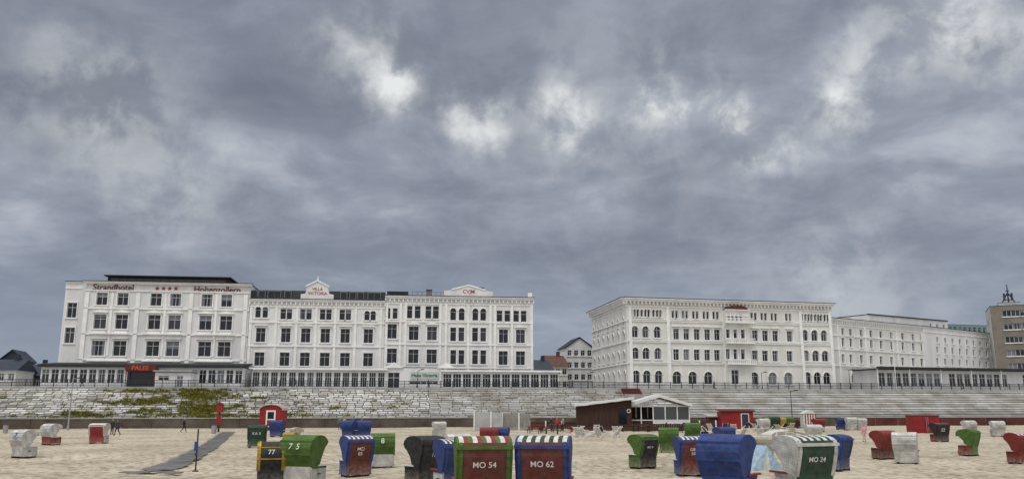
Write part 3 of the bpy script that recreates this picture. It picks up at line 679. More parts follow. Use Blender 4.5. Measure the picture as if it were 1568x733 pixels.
# ============================================================ beach chairs
COL=dict(green=(.065,.145,.018),blue=(.015,.048,.215),navy=(.014,.03,.11),white=(.62,.62,.60),red=(.23,.018,.018),black=(.013,.014,.018),dgreen=(.012,.045,.027),yellow=(.48,.32,.03),brown=(.10,.020,.016),cream=(.50,.46,.36))
def place(px,Y,rot,sc=1,z=None,zr=.8):
    X=X_at(px,Y,zr+gbase(Y)); return Matrix.Translation((X,Y,gz(X,Y)+.0 if z is None else z))@Matrix.Rotation(math.radians(rot),4,'Z')@Matrix.Scale(sc,4)
def fab(c): return mat('painted_canvas_'+c,COL[c],.65,.15,25,.3,5,sandy=True)
def chair(px,Y,rot,hood,panel=None,canopy=None,text=None,tc='white',base=None,arm='white',rounded=False,sc=1.0,W=1.28,tilt=0,tsize=.25,inner='cream'):
    a=Asm('roofed_wicker_beach_chair',place(px,Y,rot,sc)); hw=W/2
    hm=wicker(hood,COL[hood]); bm=wicker(base or hood,COL[base or hood]); 
    S=a.p('side_panels',bm)
    for s in (-1,1):
        xx=(s*hw-.025*s); S.extr([(-.44,.09),(.36,.09),(.41,.66),(-.30,.66),(-.44,.60)],xx-.025,xx+.025)
        a.p('side_frames',hm).box(s*(hw+.012)-.012,s*(hw+.012)+.012,-.44,.38,.09,.14); a.p('side_frames',hm).box(s*(hw+.012)-.012,s*(hw+.012)+.012,-.42,.40,.60,.655)
    a.p('lower_back',fab(panel) if panel else bm).extr([(.33,.09),(.38,.09),(.43,.66),(.38,.66)],-hw+.053,hw-.053)
    a.p('front_apron',bm).box(-hw+.053,hw-.053,-.42,-.38,.09,.40)
    a.p('footrest',bm).box(-hw+.12,hw-.12,-.54,-.423,.10,.34)
    a.p('seat_cushion',fab(canopy[0] if canopy else 'blue')).box(-hw+.06,hw-.06,-.42,.30,.405,.50)
    for s in (-1,1): a.p('armrests',mat('arm_'+arm,COL[arm],.5,.1,20,.1,3)).box(s*hw-.055,s*hw+.055,-.60,.12,.665,.71); a.p('skids',woodb).box(s*(hw-.12)-.04,s*(hw-.12)+.04,-.46,.42,-.05,.088)
    if rounded: pr=[(.40,.62),(.52,.85),(.60,1.06),(.63,1.26),(.60,1.38),(.54,1.49),(.44,1.58),(.30,1.645),(.13,1.675),(-.04,1.68),(-.20,1.645),(-.34,1.575),(-.47,1.44)]
    else: pr=[(.40,.62),(.50,.90),(.60,1.22),(.62,1.42),(.57,1.53),(.46,1.60),(.20,1.65),(-.08,1.66),(-.32,1.60),(-.46,1.48),(-.50,1.36)]
    if tilt:
        t=math.radians(tilt); c0,c1=.2,.7
        pr=[(c0+(y-c0)*math.cos(t)+(z-c1)*math.sin(t),c1-(y-c0)*math.sin(t)+(z-c1)*math.cos(t)) if i>0 else (y,z) for i,(y,z) in enumerate(pr)]
    e=pr[-1]
    sd=pr+[(e[0]+.20,e[1]-.18),(-.10,.98),(.02,.715)]
    Hs=a.p('hood_sides',hm)
    for s in (-1,1):
        xx=s*(hw+.01); Hs.extr(sd,xx-.03,xx+.03)
    for i in range(len(pr)-1):
        p,q=pr[i],pr[i+1]; u=Vector((q[0]-p[0],q[1]-p[1])).normalized(); nrm=Vector((-u.y,u.x))*.04
        top=i>=4 if not rounded else False
        poly=[p,q,(q[0]+nrm.x,q[1]+nrm.y),(p[0]+nrm.x,p[1]+nrm.y)]
        if panel and not top:
            P=a.p('back_panel',fab(panel)); P.extr([(p[0]-nrm.x*.3,p[1]-nrm.y*.3),(q[0]-nrm.x*.3,q[1]-nrm.y*.3),(q[0]+nrm.x,q[1]+nrm.y),(p[0]+nrm.x,p[1]+nrm.y)],-hw+.10,hw-.10)
            for s in (-1,1): a.p('hood_frame',hm).extr([(p[0]-nrm.x*.9,p[1]-nrm.y*.9),(q[0]-nrm.x*.9,q[1]-nrm.y*.9),poly[2],poly[3]],min(s*(hw-.02),s*(hw-.10)),max(s*(hw-.02),s*(hw-.10)))
        elif canopy and (top or (rounded and i>8)):
            n=11
            for k in range(n):
                xa=-hw+.02+(W-.04)*k/n; xb=-hw+.02+(W-.04)*(k+1)/n
                cn_=canopy[k%len(canopy)]
                a.p('canopy_stripe_'+cn_,fab(cn_)).extr(poly,xa,xb)
        else: a.p('hood_shell',hm).extr(poly,-hw+.02,hw-.02)
    a.p('backrest',fab(inner if hood!='white' else 'blue')).extr([(.27,.50),(.33,.50),(.45,1.15),(.39,1.15)],-hw+.06,hw-.06)
    cn=canopy or [hood]
    for k in range(11):
        xa=-hw+.02+(W-.04)*k/11; xb=xa+(W-.04)/11
        a.p('valance_%s'%cn[k%len(cn)],fab(cn[k%len(cn)])).extry([(xa,e[1]+.02),(xa,e[1]-.10),((xa+xb)/2,e[1]-.15),(xb,e[1]-.10),(xb,e[1]+.02)][::-1],e[0]-.02,e[0]+.0)
    if not rounded and panel:
        yy,zz=pr[3]
        a.p('top_rail',hm).extr([(yy+.05,zz-.03),(yy+.05,zz+.05),(yy-.04,zz+.05),(yy-.04,zz-.03)],-hw-.045,hw+.045)
    if rounded:
        for i in (2,5):
            yy,zz=pr[i]; a.p('hood_ribs',hm).extr([(yy+.02,zz-.02),(yy+.02,zz+.025),(yy-.03,zz+.025),(yy-.03,zz-.02)],-hw-.045,hw+.045)
    for s in (-1,1): a.p('handles',darkm).box(s*(hw+.045)-.01,s*(hw+.045)+.01,-.05,.12,.40,.44)
    if text:
        i0,i1=(1,2) if not rounded else (3,5)
        p,q=Vector(pr[i0]),Vector(pr[i1]); u=(q-p).normalized(); mid=p.lerp(q,.45 if not rounded else .2); nn=Vector((u.y,-u.x))
        o_=mid+nn*(.02 if not rounded else .035)
        TM=Matrix(((-1,0,0,0),(0,u.x,nn.x,o_.x),(0,u.y,nn.y,o_.y),(0,0,0,1)))
        a.text(text,tsize,TM,mat('letter_'+tc,COL[tc],.6),.002)
    return a.done()
chair(738,19.8,188,'green','brown',['red','white','green'],'MO 54',tsize=.19,arm='red',W=1.2)
chair(834,20.0,172,'blue','brown',['white','dgreen'],'MO 62',tsize=.19,arm='red',W=1.18)
chair(1231,23,200,'white','dgreen',['white','dgreen'],'MO 24',tsize=.19,arm='red',W=1.25)
chair(1116,21.8,140,'blue',arm='red',rounded=True,W=1.1,inner='blue')
chair(415,29,196,'yellow','black',None,'77',base='black',tsize=.26,sc=.86,rounded=True,W=1.0)
chair(466,29,160,'green',None,None,'7  5',base='white',tsize=.28,rounded=True,W=1.18)
chair(545,35.5,210,'blue','brown',['white','blue'],'MO\n85',tsize=.2,W=1.1)
chair(586,43,188,'green',None,None,'8',rounded=True,base='white',tsize=.36,W=1.15)
chair(649,29,222,'black','black',None,'17',tsize=.18,arm='white',W=.95)
chair(690,26.5,206,'blue','navy',['white','black'],None,arm='red',W=.85,base='white',sc=.95)
chair(984,42.5,214,'green','black',None,'MO 9',tsize=.16,W=1.1)
chair(1024,58,170,'green',rounded=True)
chair(1056,36.5,186,'blue','brown',['blue','white'],'GBF\n50',tsize=.18,base='blue',W=1.15)
chair(1092,42,150,'blue',rounded=True,W=1.1)
chair(1280,40,222,'blue','navy',None,None,arm='red',W=1.0)
chair(1353,50,200,'red',None,None,None,base='brown',W=1.1)
chair(1387,46.5,150,'white',rounded=True,base='white',arm='black',W=1.15)
chair(1438,76,190,'black','black',['red','black'],'22',tsize=.4,base='red')
chair(1482,54,218,'green','green',None,None,base='red',tsize=.2,W=.9)
chair(1565,46,190,'red',None,['white','red'],None)
chair(38,52,150,'white',None,None,'7',tc='blue',tsize=.5,rounded=True)
chair(79,68,150,'white',None,None,None,base='red',rounded=True)
chair(152,71,182,'white','red',['white','white'],None,base='white',rounded=False)
chair(394,64,190,'dgreen','dgreen',None,'KA 5',tsize=.3)
chair(425,86,170,'blue',None,None,None)
chair(455,70,120,'cream',None,['yellow','white'],None,sc=.8)
chair(446,62,160,'yellow',None,None,None,base='white',sc=.7)
for q,Y,r_,c,rd in ((535,88,160,'blue',1),(545,90,200,'blue',0),(558,87,190,'blue',1),(749,60,180,'red',0),(766,61,170,'blue',1),(672,86,200,'white',0),
   (1288,113,180,'blue',0),(1303,112,180,'white',0),(1318,112,190,'white',0),(1176,116,180,'green',0),(1186,116,180,'dgreen',0),(1196,116,170,'yellow',0),(1207,116,180,'green',0),
   (1483,92,190,'white',1),(1527,90,170,'white',1),(1253,105,190,'red',0),(1168,100,200,'white',1),
   (1245,72,180,'white',0),(1165,45,160,'cream',0),(1108,62,200,'blue',0),(1060,75,180,'green',1),(700,45,200,'white',1)):
    chair(q,Y,r_,c,rounded=bool(rd),base='white' if R()<.2 else None,sc=U(.93,1.0))
def deck(px,Y,rot,c='white'):
    a=Asm('folding_deck_chair',place(px,Y,rot)); m=fab(c)
    a.p('sling',m).extr([(-.45,.32),(.15,.25),(.62,.95),(.60,.99),(.13,.30),(-.45,.36)],-.3,.3)
    for s in (-.32,.32):
        a.p('frame',whitep).cyl((s,-.5,.33),(s,.45,0),.025,.025,6); a.p('frame',whitep).cyl((s,.66,1.02),(s,-.35,0),.025,.025,6)
        a.p('frame',whitep).box(s-.035,s+.035,-.35,.25,.5,.54)
    a.done()
for _ in range(44):
    if _<14: deck(U(882,948),U(82,100),U(90,270),'white' if R()<.75 else 'black')
    else: deck(U(1060,1225),U(70,112),U(90,270),random.choice(['white','white','white','cream','blue','black']))
def table(px,Y,rot,m=woodb,z=None):
    a=Asm('picnic_table',place(px,Y,rot,1,z)); 
    for k in range(5): a.p('top',m).box(-1,1,-.38+k*.155,-.24+k*.155,.72,.76)
    for s in (-1,1):
        a.p('bench',m).box(-1,1,s*.72-.14,s*.72+.14,.42,.46)
        a.p('legs',m).box(s*.75-.04,s*.75+.04,-.8,.8,.36,.418)
        a.p('legs',m).cyl((s*.66,-.55,0),(s*.66,-.2,.72),.05,.05,6); a.p('legs',m).cyl((s*.66,.55,0),(s*.66,.2,.72),.05,.05,6)
    a.done()
for q,Y in ((822,108),(838,104),(852,110),(868,105),(884,101),(818,99),(845,97),(1000,104),(1075,106),(1052,102),(1085,108),(962,104),(985,106),(1030,105)): table(q,Y,U(-20,20),woodb if R()<.7 else redm)
a=Asm('white_sun_sail',place(1203,60,0))
sm=fab('white'); cx=[-1.9,-1,0,1,1.9]
for i in range(4):
    z_=[.9,1.3,1.45,1.25,1.0]
    a.p('canvas',sm).extry([(cx[i],z_[i]),(cx[i+1],z_[i+1]),(cx[i+1],z_[i+1]+.03),(cx[i],z_[i]+.03)],-1,1)
for s in (-1.85,1.85):
    for t in (-.95,.95): a.p('poles',whitep).cyl((s,t,0),(s,t,1.0),.03,.03,6)
a.done()
a=Asm('beach_tent',place(1163,41,20)); a.p('canvas',mat('pale_blue_canvas',(.35,.48,.6),.6,.1,10,.3,6)).extry([(-.9,0),(.9,0),(0,1.15)],-.6,.8); a.p('door_flap',fab('white')).extry([(-.35,0),(.1,0),(0,.9)],-.64,-.603); a.done()
# ============================================================ huts etc
a=Asm('red_beach_hut',place(418,112,0)); 
arc=[(1.55*math.cos(math.pi*k/8),2.55+.75*math.sin(math.pi*k/8)) for k in range(9)]
a.p('body',redm).extry([(-1.5,.35),(1.5,.35)]+[(x*.97,z-.02) for x,z in arc],-1.2,1.2)
arc2=[(x*1.08,z+.1) for x,z in arc]
for k in range(8): a.p('arched_roof',mat('hut_roof_light',(.38,.33,.32),.6)).extry([arc2[k],arc2[k+1],arc[k+1],arc[k]],-1.4,1.4)
a.p('door',whitep).box(-.62,.62,-1.26,-1.203,.45,2.6); a.p('door_glass',glassA).box(-.42,.42,-1.29,-1.263,1.5,2.4); a.p('door_panel',redm).box(-.45,.45,-1.285,-1.263,.6,1.35)
for s in (-1,1):
    for t in (-.8,.8): a.p('wheels',darkm).cyl((s*1.25,t,.28),(s*1.42,t,.28),.28,.28,14)
for k in range(3): a.p('steps',woodb).box(-.5,.5,-1.9+k*.22,-1.65+k*.22,.02,.12+k*.12)
a.done()
def hut_flat(px,Y,w,d,h,m,name='red_kiosk_hut',door=True,rot=0,flat=False):
    a=Asm(name,place(px,Y,rot)); a.p('walls',m).box(-w/2,w/2,-d/2,d/2,0,h)
    n=int(w/.3)
    for k in range(n): x=-w/2+.15+k*w/n; a.p('battens',m).box(x-.03,x+.03,-d/2-.03,-d/2+.01,.05,h-.05)
    if flat: a.p('top_frame',maroon).box(-w/2-.03,w/2+.03,-d/2-.05,d/2+.03,h+.003,h+.1); a.p('door_bars',greym).cyl((-.1,-d/2-.06,.1),(-.1,-d/2-.06,h-.1),.025,.025,6); a.p('door_bars',greym).cyl((.1,-d/2-.06,.1),(.1,-d/2-.06,h-.1),.025,.025,6)
    else: a.p('roof',greyw if m is not redm else maroon).extr([(-d/2-.25,h),(d/2+.2,h+.25),(d/2+.2,h+.38),(-d/2-.25,h+.13)],-w/2-.25,w/2+.25)
    if door:
        a.p('door_frame',whitep).box(w*.12-.06,w*.12+1.06,-d/2-.07,-d/2-.033,0,2.1); a.p('door',glassB).box(w*.12+.05,w*.12+.95,-d/2-.1,-d/2-.073,.1,2.0)
    a.done()
hut_flat(1126,118,4.4,2.5,2.35,redm)
hut_flat(1413,100,2.9,2.2,1.95,redm,'red_storage_container',False,0,True)
hut_flat(1095,120,2.2,2,1.6,maroon,'red_kiosk_hut',False)
a=Asm('striped_changing_cabin',place(1238,118,0))
for k in range(10): a.p('stripe_'+('red' if k%2 else 'white'),fab('red') if k%2 else fab('white')).box(-.9+k*.18,-.72+k*.18,-.7,.7,0,2.1)
a.p('roof',fab('white')).extry([(-1,2.103),(1,2.103),(0,2.6)],-.8,.8); a.done()
a=Asm('wooden_beach_bar',place(924,112,-3,1,zr=2)); w=7.2
a.p('deck',woodb).box(-w/2-.5,w/2+8.5,-3,3,.0,.45)
a.p('walls',woodb).extry([(-w/2,.45),(w/2,.45),(w/2,3.9),(-w/2,3.05)],-1.8,2.5)
for k in range(30): x=-w/2+.12+k*.24; a.p('planks',woodb).box(x-.025,x+.025,-1.84,-1.79,.5,3.0+.85*(k/30.))
a.p('roof',mat('white_metal_roof',(.66,.66,.66),.5,0,1,.1,1)).extry([(-w/2-.3,3.10),(w/2+.3,4.0),(w/2+.3,4.32),(-w/2-.3,3.40)],-2.5,2.9)
a.p('hatch',glassA).box(1.9,2.9,-1.9,-1.85,.9,2.8)
for k in range(16):
    t0,t1=2*math.pi*k/16,2*math.pi*(k+1)/16
    a.p('life_ring',whitep).cyl((3.2+.22*math.cos(t0),-1.95,2.5+.22*math.sin(t0)),(3.2+.22*math.cos(t1),-1.95,2.5+.22*math.sin(t1)),.045,.045,6)
a.done()
# white-roofed pavilion: open timber frame, brown counter inside, partly glazed
a=Asm('white_roofed_beach_pavilion',place(1005,114,0,1,zr=2)); hw=4.0; wp=whitep
for x in (-hw,-2.4,-.8,.8,2.4,hw):
    for y in (-2.2,2.4): a.p('posts',wp).box(x-.07,x+.07,y-.07,y+.07,.45,3.1)
    zr_=3.1+1.15*(1-abs(x)/hw)
    if abs(x)<hw-.1: a.p('posts',wp).box(x-.05,x+.05,-2.25,-2.15,3.103,zr_)
for z in (1.3,3.1): a.p('rails',wp).box(-hw,hw,-2.24,-2.16,z-.06,z+.06)
a.p('glass_panels',mat('pavilion_glass',(.06,.07,.075),.1,spec=.45)).box(-.73,hw-.07,-2.2,-2.185,1.3,3.04)
a.p('lower_panels',woodb).box(-hw+.07,-.8,-2.21,-2.185,.5,1.24); a.p('lower_panels_white',whitep).box(-.73,hw-.07,-2.21,-2.185,.5,1.24)
a.p('back_wall',woodb).box(-hw+.07,hw-.07,2.35,2.42,.45,3.0)
a.p('counter',woodb).box(-hw+.5,-1.0,.2,.9,.45,1.55)
a.p('roof',MATS['white_metal_roof']).extry([(-hw-.5,2.98),(0,4.26),(0,4.66),(-hw-.5,3.40)],-2.9,2.8)
a.p('roof',MATS['white_metal_roof']).extry([(0,4.26),(hw+.3,3.04),(hw+.3,3.42),(0,4.66)],-2.9,2.8)
a.done()
def fence(px0,px1,Y,h,m,step=.16,post=2.2,name='plank_fence',z0=0,pm=whitep):
    a=Asm(name); x0,x1=X_at(px0,Y,1),X_at(px1,Y,1); x=x0
    while x<x1:
        a.p('planks',m).box(x,x+step*.86,Y-.02,Y+.02,z0+.05,z0+h+U(-.02,.02)); x+=step
    x=x0
    while x<=x1+.1: a.p('posts',pm).box(x-.08,x+.08,Y-.14,Y-.03,z0,z0+h+.15); x+=post
    a.p('rails',m).box(x0,x1,Y+.021,Y+.06,z0+h*.8,z0+h*.8+.1); a.done()
fence(726,768,110,2.3,greyw); fence(769,811,111,2.1,woodg)
fence(811,884,116,1.0,woodb,.3); fence(1046,1100,114,1.1,woodb,.25); fence(1150,1235,121,1.1,woodb,.3,pm=woodb); fence(968,1046,109,.9,woodb,.3,pm=woodb)
def lamp(px,Y,py_top,z0,name='street_lamp',r=.07,head=True,m=greym):
    X=X_at(px,Y,z0+3); zt_=CAMZ+ (bearing(px,py_top).z/bearing(px,py_top).y)*Y
    a=Asm(name,Matrix.Translation((X,Y,z0))); h=zt_-z0
    a.p('pole',m).cyl((0,0,0),(0,0,h),r,r*.6,8); a.p('base',m).cyl((0,0,0),(0,0,.6),r*1.6,r*1.4,8)
    if head: a.p('arm',m).cyl((0,0,h-.1),(.7,0,h+.05),.035,.03,6); a.p('lamp_head',darkm).extr([(-.12,h),(.12,h),(.07,h+.16),(-.07,h+.16)],.45,1.05)
    else: a.p('finial',m).ball((0,0,h+.08),.12)
    a.done()
lamp(107.5,112,579,gz(-60,112),r=.11)
lamp(737,118,575,0,head=True,r=.09)
for q,Y in ((330,141),(900,149),(1166,155),(1212,118)): lamp(q,Y,570 if q<1200 else 598,ZP if Y>130 else 0,'street_lamp',m=darkm)
lamp(1023,149,516,ZP,'flagpole',head=False,m=whitep); lamp(1371,158,515,ZP,'flagpole',head=False,m=whitep)
for q in (377,640,1300): lamp(q,143+.16*X_at(q,145),566,ZP,'street_lamp',m=darkm)
a=Asm('rescue_post',place(335,104,0)); a.p('post',darkm).box(-.1,.1,-.1,.1,0,2.4); a.p('red_box',redm).box(-.36,.36,-.26,.26,2.35,3.3); a.p('lower_box',redm).box(-.28,.28,-.2,-.103,.9,2.0); a.p('cap',maroon).extry([(-.42,3.303),(.42,3.303),(0,3.55)],-.3,.3); a.done()
P=G(299,723); a=Asm('sign_post',Matrix.Translation(P)); a.p('post',darkm).cyl((0,0,-.1),(0,0,1.9),.036,.036,8)
a.p('sign_plate',mat('sign_blue',(.02,.06,.2),.5)).box(-.11,.06,-.06,-.038,.95,1.35); a.p('tap_bracket',darkm).box(-.12,.12,-.05,.05,.5,.57); a.p('foot',woodb).box(-.1,.1,-.1,.1,-.05,.1); a.p('valve',darkm).cyl((0,-.14,.8),(0,-.05,.8),.05,.05,8); a.done()
for q,Y in ((9,98),(328,96)):
    a=Asm('litter_bin',place(q,Y,0)); a.p('drum',greym).cyl((0,0,.05),(0,0,.95),.26,.3,12); a.p('lid',darkm).cyl((0,0,.953),(0,0,1.05),.32,.2,12); a.done()
# ============================================================ people
def person(px,Y,rot,pose,top,leg,hair=(.05,.03,.02),h=1.75,z=None):
    Mx=place(px,Y,rot,h/1.75,z)
    E=[]; seq=[]
    def j(n,p,r,par=None):
        seq.append((n,p,r)); 
        if par: E.append((par,n))
    zz=-.42 if pose=='sit' else 0
    j('pelvis',(0,0,.95+zz),.15); j('belly',(0,.01,1.1+zz),.135,'pelvis'); j('chest',(0,.02,1.32+zz),.16,'belly'); j('neck0',(0,.01,1.46+zz),.075,'chest'); j('neck',(0,0,1.52+zz),.055,'neck0')
    j('head',(0,-.02,1.60+zz),.085,'neck'); j('crown',(0,-.005,1.69+zz),.075,'head'); j('nose',(0,-.115,1.615+zz),.014,'head')
    for s,t in ((-1,'l'),(1,'r')):
        j('sh'+t,(s*.19,.02,1.40+zz),.065,'chest')
        if pose=='walk': el=(s*.25,-.08*s+.03,1.13); wr=(s*.24,-.22*s,.90)
        elif pose=='sit': el=(s*.25,-.05,.72); wr=(s*.16,-.30,.62)
        else: el=(s*.25,.03,1.12); wr=(s*.25,-.05,.87)
        j('el'+t,el,.045,'sh'+t); j('wr'+t,wr,.03,'el'+t)
        w=Vector(wr); d=(w-Vector(el)).normalized(); j('pm'+t,tuple(w+d*.06),.036,'wr'+t)
        for k in range(4):
            j('f%d%s'%(k,t),tuple(w+d*(.16-.012*abs(k-1.4))+Vector((0,-.03+.02*k,0))),.009,'pm'+t)
        j('th'+t,tuple(w+d*.09+Vector((-s*.02,-.06,0))),.011,'pm'+t)
        if pose=='walk': hip=(s*.09,0,.88); kn=(s*.10,-.17 if s>0 else .06,.50); an=(s*.10,-.24 if s>0 else .36,.10 if s>0 else .16); to=(s*.11,an[1]-.16,.05 if s>0 else .03)
        elif pose=='sit': hip=(s*.1,0,.50); kn=(s*.12,-.42,.50); an=(s*.12,-.45,.10); to=(s*.13,-.62,.05)
        else: hip=(s*.09,0,.88); kn=(s*.11,-.02,.50); an=(s*.12,.03,.10); to=(s*.14,-.14,.05)
        j('hp'+t,hip,.10,'pelvis'); j('kn'+t,kn,.068,'hp'+t); j('an'+t,an,.045,'kn'+t); j('to'+t,to,.04,'an'+t)
    idx={n:i for i,(n,_,_) in enumerate(seq)}
    me=bpy.data.meshes.new('figure'); me.from_pydata([p for _,p,_ in seq],[(idx[a_],idx[b_]) for a_,b_ in E],[])
    o=bpy.data.objects.new('figure',me); scene.collection.objects.link(o)
    md=o.modifiers.new('s','SKIN'); md.use_smooth_shade=True
    for i,(_,_,r) in enumerate(seq): sv=o.data.skin_vertices[0].data[i]; sv.radius=(r,r); sv.use_root=(i==0)
    o.modifiers.new('b','SUBSURF').levels=1
    dg=bpy.context.evaluated_depsgraph_get(); nm=bpy.data.meshes.new_from_object(o.evaluated_get(dg)); bpy.data.objects.remove(o)
    def cm(pfx,c): return mat('%s_%d_%d_%d'%(pfx,c[0]*1000,c[1]*1000,c[2]*1000),c,.8)
    nm.materials.clear()
    for m_ in (cm('jacket',top),cm('trousers',leg),skinm,cm('hair',hair),darkm): nm.materials.append(m_)
    for p in nm.polygons:
        c=p.center; z_=c.z; hz=z_-zz; wrz={'walk':.90,'sit':.62,'stand':.87}[pose]
        if hz>1.5: i=3 if (hz>1.68 or (c.y>-.01 and hz>1.56)) else 2
        elif pose!='sit' and abs(c.x)>.18 and z_<wrz+.01: i=2
        elif pose=='sit' and z_<.66 and z_>.55 and c.y<-.28: i=2
        elif z_<.09: i=4
        elif hz>.93: i=0
        else: i=1
        p.material_index=i
    e=bpy.data.objects.new('person',nm); scene.collection.objects.link(e); e.matrix_world=Mx
person(282,102,100,'walk',(.02,.022,.03),(.02,.02,.025))
person(520,112,20,'stand',(.10,.16,.12),(.05,.06,.10)); person(527,111,-30,'stand',(.28,.30,.20),(.04,.04,.06)); person(541,113,160,'stand',(.05,.09,.25),(.06,.06,.06)); person(554,112,90,'walk',(.15,.15,.18),(.04,.04,.04))
person(853,107,10,'stand',(.45,.03,.03),(.03,.03,.05)); person(844,109,60,'stand',(.03,.03,.04),(.03,.03,.04)); person(862,110,-60,'stand',(.25,.24,.22),(.05,.05,.07))
person(1323,74,200,'stand',(.70,.25,.32),(.62,.34,.38),(.2,.12,.06),1.5)
person(172,92,60,'stand',(.03,.04,.03),(.02,.02,.02)); person(180,90,250,'walk',(.05,.05,.06),(.03,.03,.04))
for q,c in ((655,(.05,.05,.07)),(870,(.3,.3,.3)),(877,(.04,.04,.05)),(1096,(.08,.03,.03)),(1480,(.03,.03,.04)),(120,(.05,.05,.05)),(450,(.1,.1,.2))):
    Y=143.5
    for _ in range(10): Y=144.5+.16*X_at(q,Y,7)
    person(q,Y,90 if R()<.5 else -90,'walk',c,(.03,.03,.04),z=ZP)
# ============================================================ SKY + LIGHT
w=bpy.data.worlds.new('World'); scene.world=w; w.use_nodes=True; nt=w.node_tree; N=nt.nodes; Lk=nt.links; N.clear()
out=N.new('ShaderNodeOutputWorld'); SUN_EL,SUN_AZ=math.radians(58),math.radians(205)
sky=N.new('ShaderNodeTexSky'); sky.sky_type='NISHITA'; sky.sun_disc=False; sky.sun_elevation=SUN_EL; sky.sun_rotation=SUN_AZ
bg1=N.new('ShaderNodeBackground'); bg1.inputs[1].default_value=.08; Lk.new(sky.outputs[0],bg1.inputs[0])
tc=N.new('ShaderNodeTexCoord')
def math_(op,a,b=None,c=None,clamp=False):
    n=N.new('ShaderNodeMath'); n.operation=op; n.use_clamp=clamp
    for i,s in enumerate((a,b,c)):
        if s is None: continue
        if isinstance(s,(int,float)): n.inputs[i].default_value=s
        else: Lk.new(s,n.inputs[i])
    return n.outputs[0]
def vm(op,a,b=None,s=None):
    n=N.new('ShaderNodeVectorMath'); n.operation=op
    for i,q in enumerate((a,b)):
        if q is None: continue
        if isinstance(q,(tuple,Vector)): n.inputs[i].default_value=tuple(q)
        else: Lk.new(q,n.inputs[i])
    if s is not None: n.inputs['Scale'].default_value=s
    return n.outputs['Value'] if op=='DOT_PRODUCT' else n.outputs['Vector']
def noise_(vec,scale,det,rough=.55,dist=0,col=False):
    n=N.new('ShaderNodeTexNoise'); n.inputs['Scale'].default_value=scale; n.inputs['Detail'].default_value=det; n.inputs['Roughness'].default_value=rough; n.inputs['Distortion'].default_value=dist
    Lk.new(vec,n.inputs['Vector']); return n.outputs['Color'] if col else n.outputs['Fac']
def mrange(v,a,b,c,d):
    n=N.new('ShaderNodeMapRange'); n.interpolation_type='SMOOTHSTEP'
    for k,q in zip(('From Min','From Max','To Min','To Max'),(a,b,c,d)): n.inputs[k].default_value=q
    Lk.new(v,n.inputs[0]); return n.outputs[0]
D=tc.outputs['Generated']; sep=N.new('ShaderNodeSeparateXYZ'); Lk.new(D,sep.inputs[0]); sx,sy,sz=sep.outputs
zc=math_('ADD',math_('MAXIMUM',sz,0.0),.22)
cb=N.new('ShaderNodeCombineXYZ'); Lk.new(math_('DIVIDE',sx,zc),cb.inputs[0]); Lk.new(math_('DIVIDE',sy,zc),cb.inputs[1]); cb.inputs[2].default_value=2.3
cv=cb.outputs[0]
n1=noise_(cv,1.5,4,.5,.3); n2=noise_(vm('ADD',cv,(5.2,1.3,0)),3.8,7,.58,.35)
c=math_('ADD',math_('MULTIPLY',n1,.5),math_('MULTIPLY',n2,.5))
# breaks in the cloud layer: ragged edges from two scales of turbulence
wn=noise_(D,10,6,.6,0,True); wv=vm('SCALE',vm('SUBTRACT',wn,(.5,.5,.5)),None,.13)
Dw=vm('NORMALIZE',vm('ADD',D,wv)); n4=noise_(D,17,6,.58,.2)
def blob(px,py,rad,amp):
    d=bearing(px,py).normalized(); dt=vm('DOT_PRODUCT',Dw,d); k=1/(1-math.cos(rad))
    return math_('MULTIPLY',math_('EXPONENT',math_('MULTIPLY',math_('SUBTRACT',dt,1.0),k)),amp)
acc=None
for q in ((600,125,.032,.75),(550,70,.05,.32),(730,183,.030,.55),(855,182,.036,.60),(1000,152,.028,.50),(1060,166,.028,.45),(1112,178,.022,.80),(1183,228,.030,.62),
          (1290,180,.028,.62),(1320,100,.042,.42),(1435,32,.04,.48),(1515,72,.05,.40),(130,150,.07,.32),(265,290,.08,.24),(1310,470,.09,.25),(960,185,.20,.12)):
    bl=blob(*q); acc=bl if acc is None else math_('ADD',acc,bl)
tex=mrange(n4,.36,.62,.28,1.35)
br=math_('MULTIPLY',acc,tex)
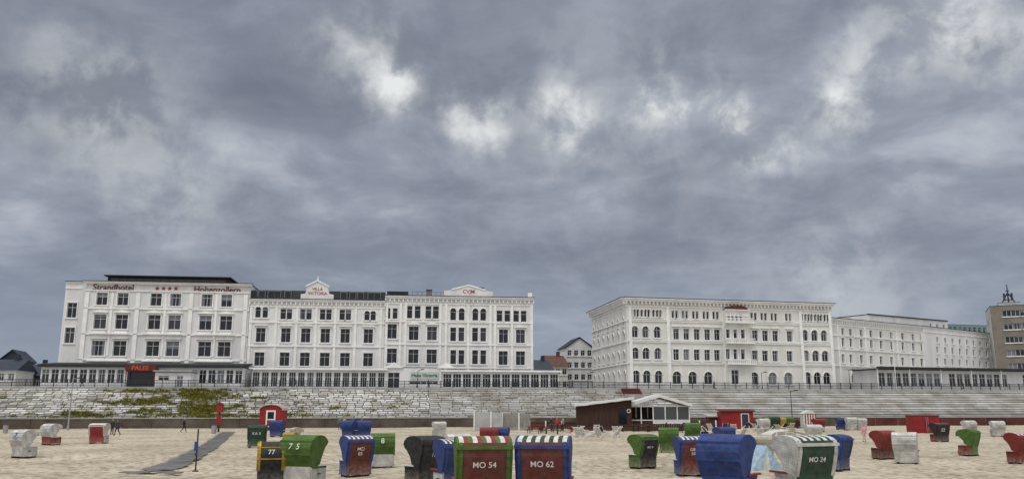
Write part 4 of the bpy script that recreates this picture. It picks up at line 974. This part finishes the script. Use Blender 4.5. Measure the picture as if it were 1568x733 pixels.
ramp=N.new('ShaderNodeValToRGB'); cr=ramp.color_ramp
cr.elements[0].position=.34; cr.elements[0].color=(.17,.192,.245,1)
cr.elements[1].position=.66; cr.elements[1].color=(.47,.50,.56,1)
e_=cr.elements.new(.46); e_.color=(.225,.252,.315,1); e_=cr.elements.new(.55); e_.color=(.30,.33,.40,1)
Lk.new(c,ramp.inputs[0])
hf=mrange(sz,.0,.24,.82,0.0)
mh=N.new('ShaderNodeMix'); mh.data_type='RGBA'; Lk.new(hf,mh.inputs['Factor']); Lk.new(ramp.outputs[0],mh.inputs['A']); mh.inputs['B'].default_value=(.285,.33,.42,1)
mb_=N.new('ShaderNodeMix'); mb_.data_type='RGBA'; Lk.new(math_('MINIMUM',br,.95),mb_.inputs['Factor']); Lk.new(mh.outputs['Result'],mb_.inputs['A']); mb_.inputs['B'].default_value=(.86,.88,.87,1)
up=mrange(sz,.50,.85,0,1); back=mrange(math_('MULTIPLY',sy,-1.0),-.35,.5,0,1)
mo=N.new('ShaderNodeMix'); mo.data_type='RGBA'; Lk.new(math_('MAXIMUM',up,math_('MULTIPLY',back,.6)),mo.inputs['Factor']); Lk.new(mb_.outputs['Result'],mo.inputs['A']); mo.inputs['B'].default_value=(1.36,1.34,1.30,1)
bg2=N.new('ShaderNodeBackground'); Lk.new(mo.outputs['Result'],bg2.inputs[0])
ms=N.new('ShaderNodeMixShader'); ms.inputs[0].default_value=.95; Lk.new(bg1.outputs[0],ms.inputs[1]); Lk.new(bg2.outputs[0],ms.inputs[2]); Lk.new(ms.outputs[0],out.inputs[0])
sl_=bpy.data.lights.new('sun','SUN'); sl_.energy=1.1; sl_.angle=math.radians(16); sl_.color=(1,.97,.93)
so=bpy.data.objects.new('sun',sl_); scene.collection.objects.link(so)
d=Vector((math.sin(SUN_AZ)*math.cos(SUN_EL),math.cos(SUN_AZ)*math.cos(SUN_EL),math.sin(SUN_EL)))
so.rotation_euler=d.to_track_quat('Z','Y').to_euler(); so.location=(0,-20,60)
